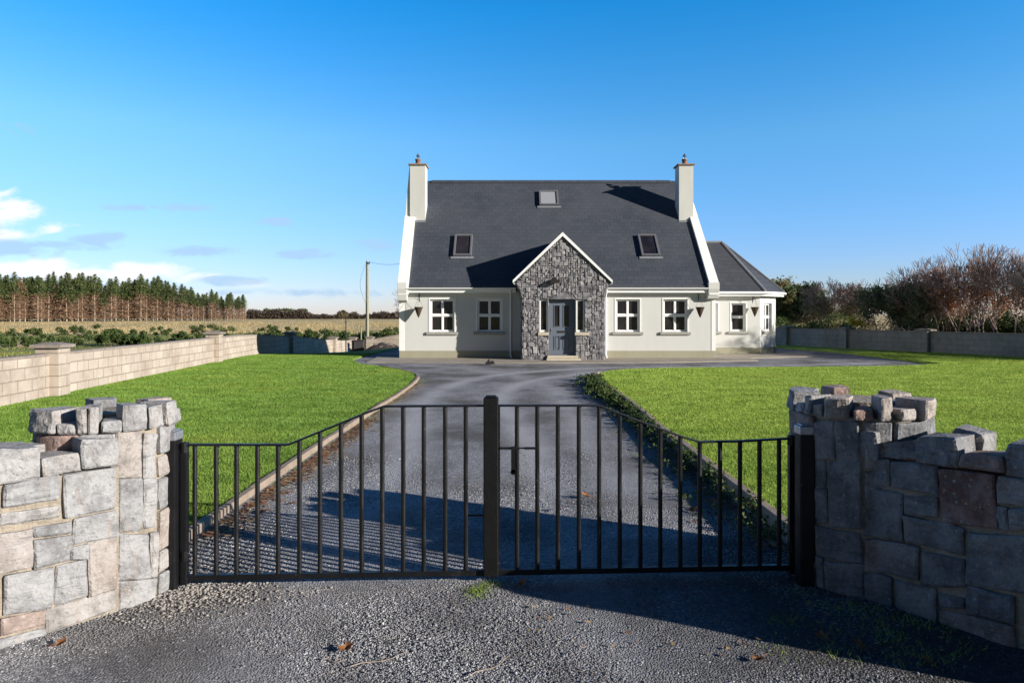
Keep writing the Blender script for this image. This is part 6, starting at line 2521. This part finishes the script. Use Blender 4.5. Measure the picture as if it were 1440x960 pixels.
# ================================================================ POLES AND WIRES
PYY = 52.0
pole_x = X_at(516.5, PYY); pz = TZ(pole_x, PYY)
top = EYE + (HOR - 367) / FOC * PYY
up = thing('utility_pole', 'tall grey timber electricity pole left of the house', 'pole', (pole_x, PYY, pz))
mb = MB()
mb.tube((0, 0, -.3), (0, 0, top - pz), .14, .105, 14)
mb.build('pole', M['pole'], up)
mb = MB()
mb.box(-.02, .22, -.14, -.06, top - pz - .22, top - pz - .15); mb.tube((.18, -.1, top - pz - .16), (.18, -.1, top - pz - .05), .035, .025, 8)
mb.build('bracket', M['dark_iron'], up)
mb = MB()
pts = [(-.10 - .42 * math.sin(math.pi * k / 14), -.12, top - pz - .3 - 2.9 * k / 14) for k in range(15)]
mb.path(pts, .009, 5)
mb.path([(-.02, -.15, top - pz - 3.2), (-.02, -.16, .2)], .02, 5)
mb.build('cable', M['wire'], up)
# stay post beside it
p_ = thing('stay_post', 'short pale post leaning against the timber pole', 'post', (pole_x - .42, PYY - .3, pz))
mb = MB(); mb.tube((0, 0, -.3), (.02, 0, 1.9), .05, .045, 8); mb.build('post', M['pole'], p_)
mb = MB(); mb.tube((.02, 0, 1.88), (.02, 0, 1.92), .055, .05, 8); mb.build('cap', M['dark_iron'], p_)
# thin dark post by the wall
Y2 = 46.0
x2 = X_at(486.5, Y2)
o = thing('metal_post', 'thin dark post standing inside the boundary wall left of the pole', 'post', (x2, Y2, TZ(x2, Y2)))
mb = MB(); mb.tube((0, 0, -.2), (0, 0, EYE + (HOR - 449) / FOC * Y2 - TZ(x2, Y2)), .04, .035, 8); mb.build('post', M['dark_iron'], o)
mb = MB(); mb.tube((0, 0, 2.1), (0, 0, 2.16), .06, .06, 8); mb.build('collar', M['dark_iron'], o)
# dark gate pillar at the wall end
x3 = X_at(505, 49.5)
mb = MB(); mb.box(-.35, .35, -.2, .2, -.2, .85); mb.box(-.40, .40, -.25, .25, .85, .93)
o = mb.build('dark_pillar', simple('tarred_block', (.05, .045, .045), .9, .3), bevel=.02); o.location = (x3, 49.5, TZ(x3, 49.5))
tag(o, 'squat dark pillar at the end of the left boundary wall', 'pillar')
# slanting pale rail
x4 = X_at(449, 55)
mb = MB(); mb.tube((-.5, 0, .35), (.3, .1, 1.25), .045, .04, 8); mb.tube((-.42, 0, -.2), (-.42, 0, .5), .04, .04, 8)
o = mb.build('leaning_rail', M['bark_pale']); o.location = (x4, 55, TZ(x4, 55))
tag(o, 'leaning pale timber rail among the gorse beyond the left wall', 'rail')
# soil heap
x5 = X_at(540, 44)
t_ = thing('rubble_heap', 'dark heap of soil and rubble beside the left gable', 'heap', (x5, 44, TZ(x5, 44)))
mb = MB()
hv = 12
for j in range(hv):
    for i in range(hv):
        u, v = i / (hv - 1) * 2 - 1, j / (hv - 1) * 2 - 1
        q = max(0, 1 - (u * u + v * v))
        mb.v.append((u * 1.3, v * .9, q ** .8 * .5 * (1 + .5 * noise.noise(Vector((u * 3, v * 3, 2)))) - .05))
for j in range(hv - 1):
    for i in range(hv - 1):
        a = j * hv + i; mb.face((a, a + 1, a + hv + 1, a + hv))
mb.build('soil', simple('dark_soil', (.05, .04, .035), .95, .4, 8, 1.0, .03), t_, smooth=True)
mb = MB()
for k in range(26):
    a = rng.uniform(0, 6.28); q = rng.random()
    x, y = math.cos(a) * q * 1.1, math.sin(a) * q * .75
    s = rng.uniform(.04, .12)
    mb.box(x - s, x + s, y - s * .7, y + s * .7, .45 * (1 - q * q) - .05, .45 * (1 - q * q) + s * .9, Matrix.Rotation(rng.uniform(-.2, .2), 4, 'Y'))
mb.build('stones', M['cap_block'], t_)


def wire(name, label, a, b, sag, r):
    mb = MB()
    a = Vector(a); b = Vector(b); pts = []
    for k in range(25):
        t = k / 24
        p = a.lerp(b, t); p.z -= sag * 4 * t * (1 - t); pts.append(p)
    mb.path(pts, r, 4)
    o = mb.build(name, M['wire'])
    tag(o, label, 'wire')


wire('overhead_wire', 'thin overhead wire from the timber pole to the left gable', (pole_x + .18, PYY - .1, top - .07), (HX0 - .1, 34.5, 4.55), .25, .013)
wire('overhead_wire', 'thin overhead wire crossing the sky right of the sunroom', P(1098, 397.5, 60), P(1560, 398, 80), .3, .016)
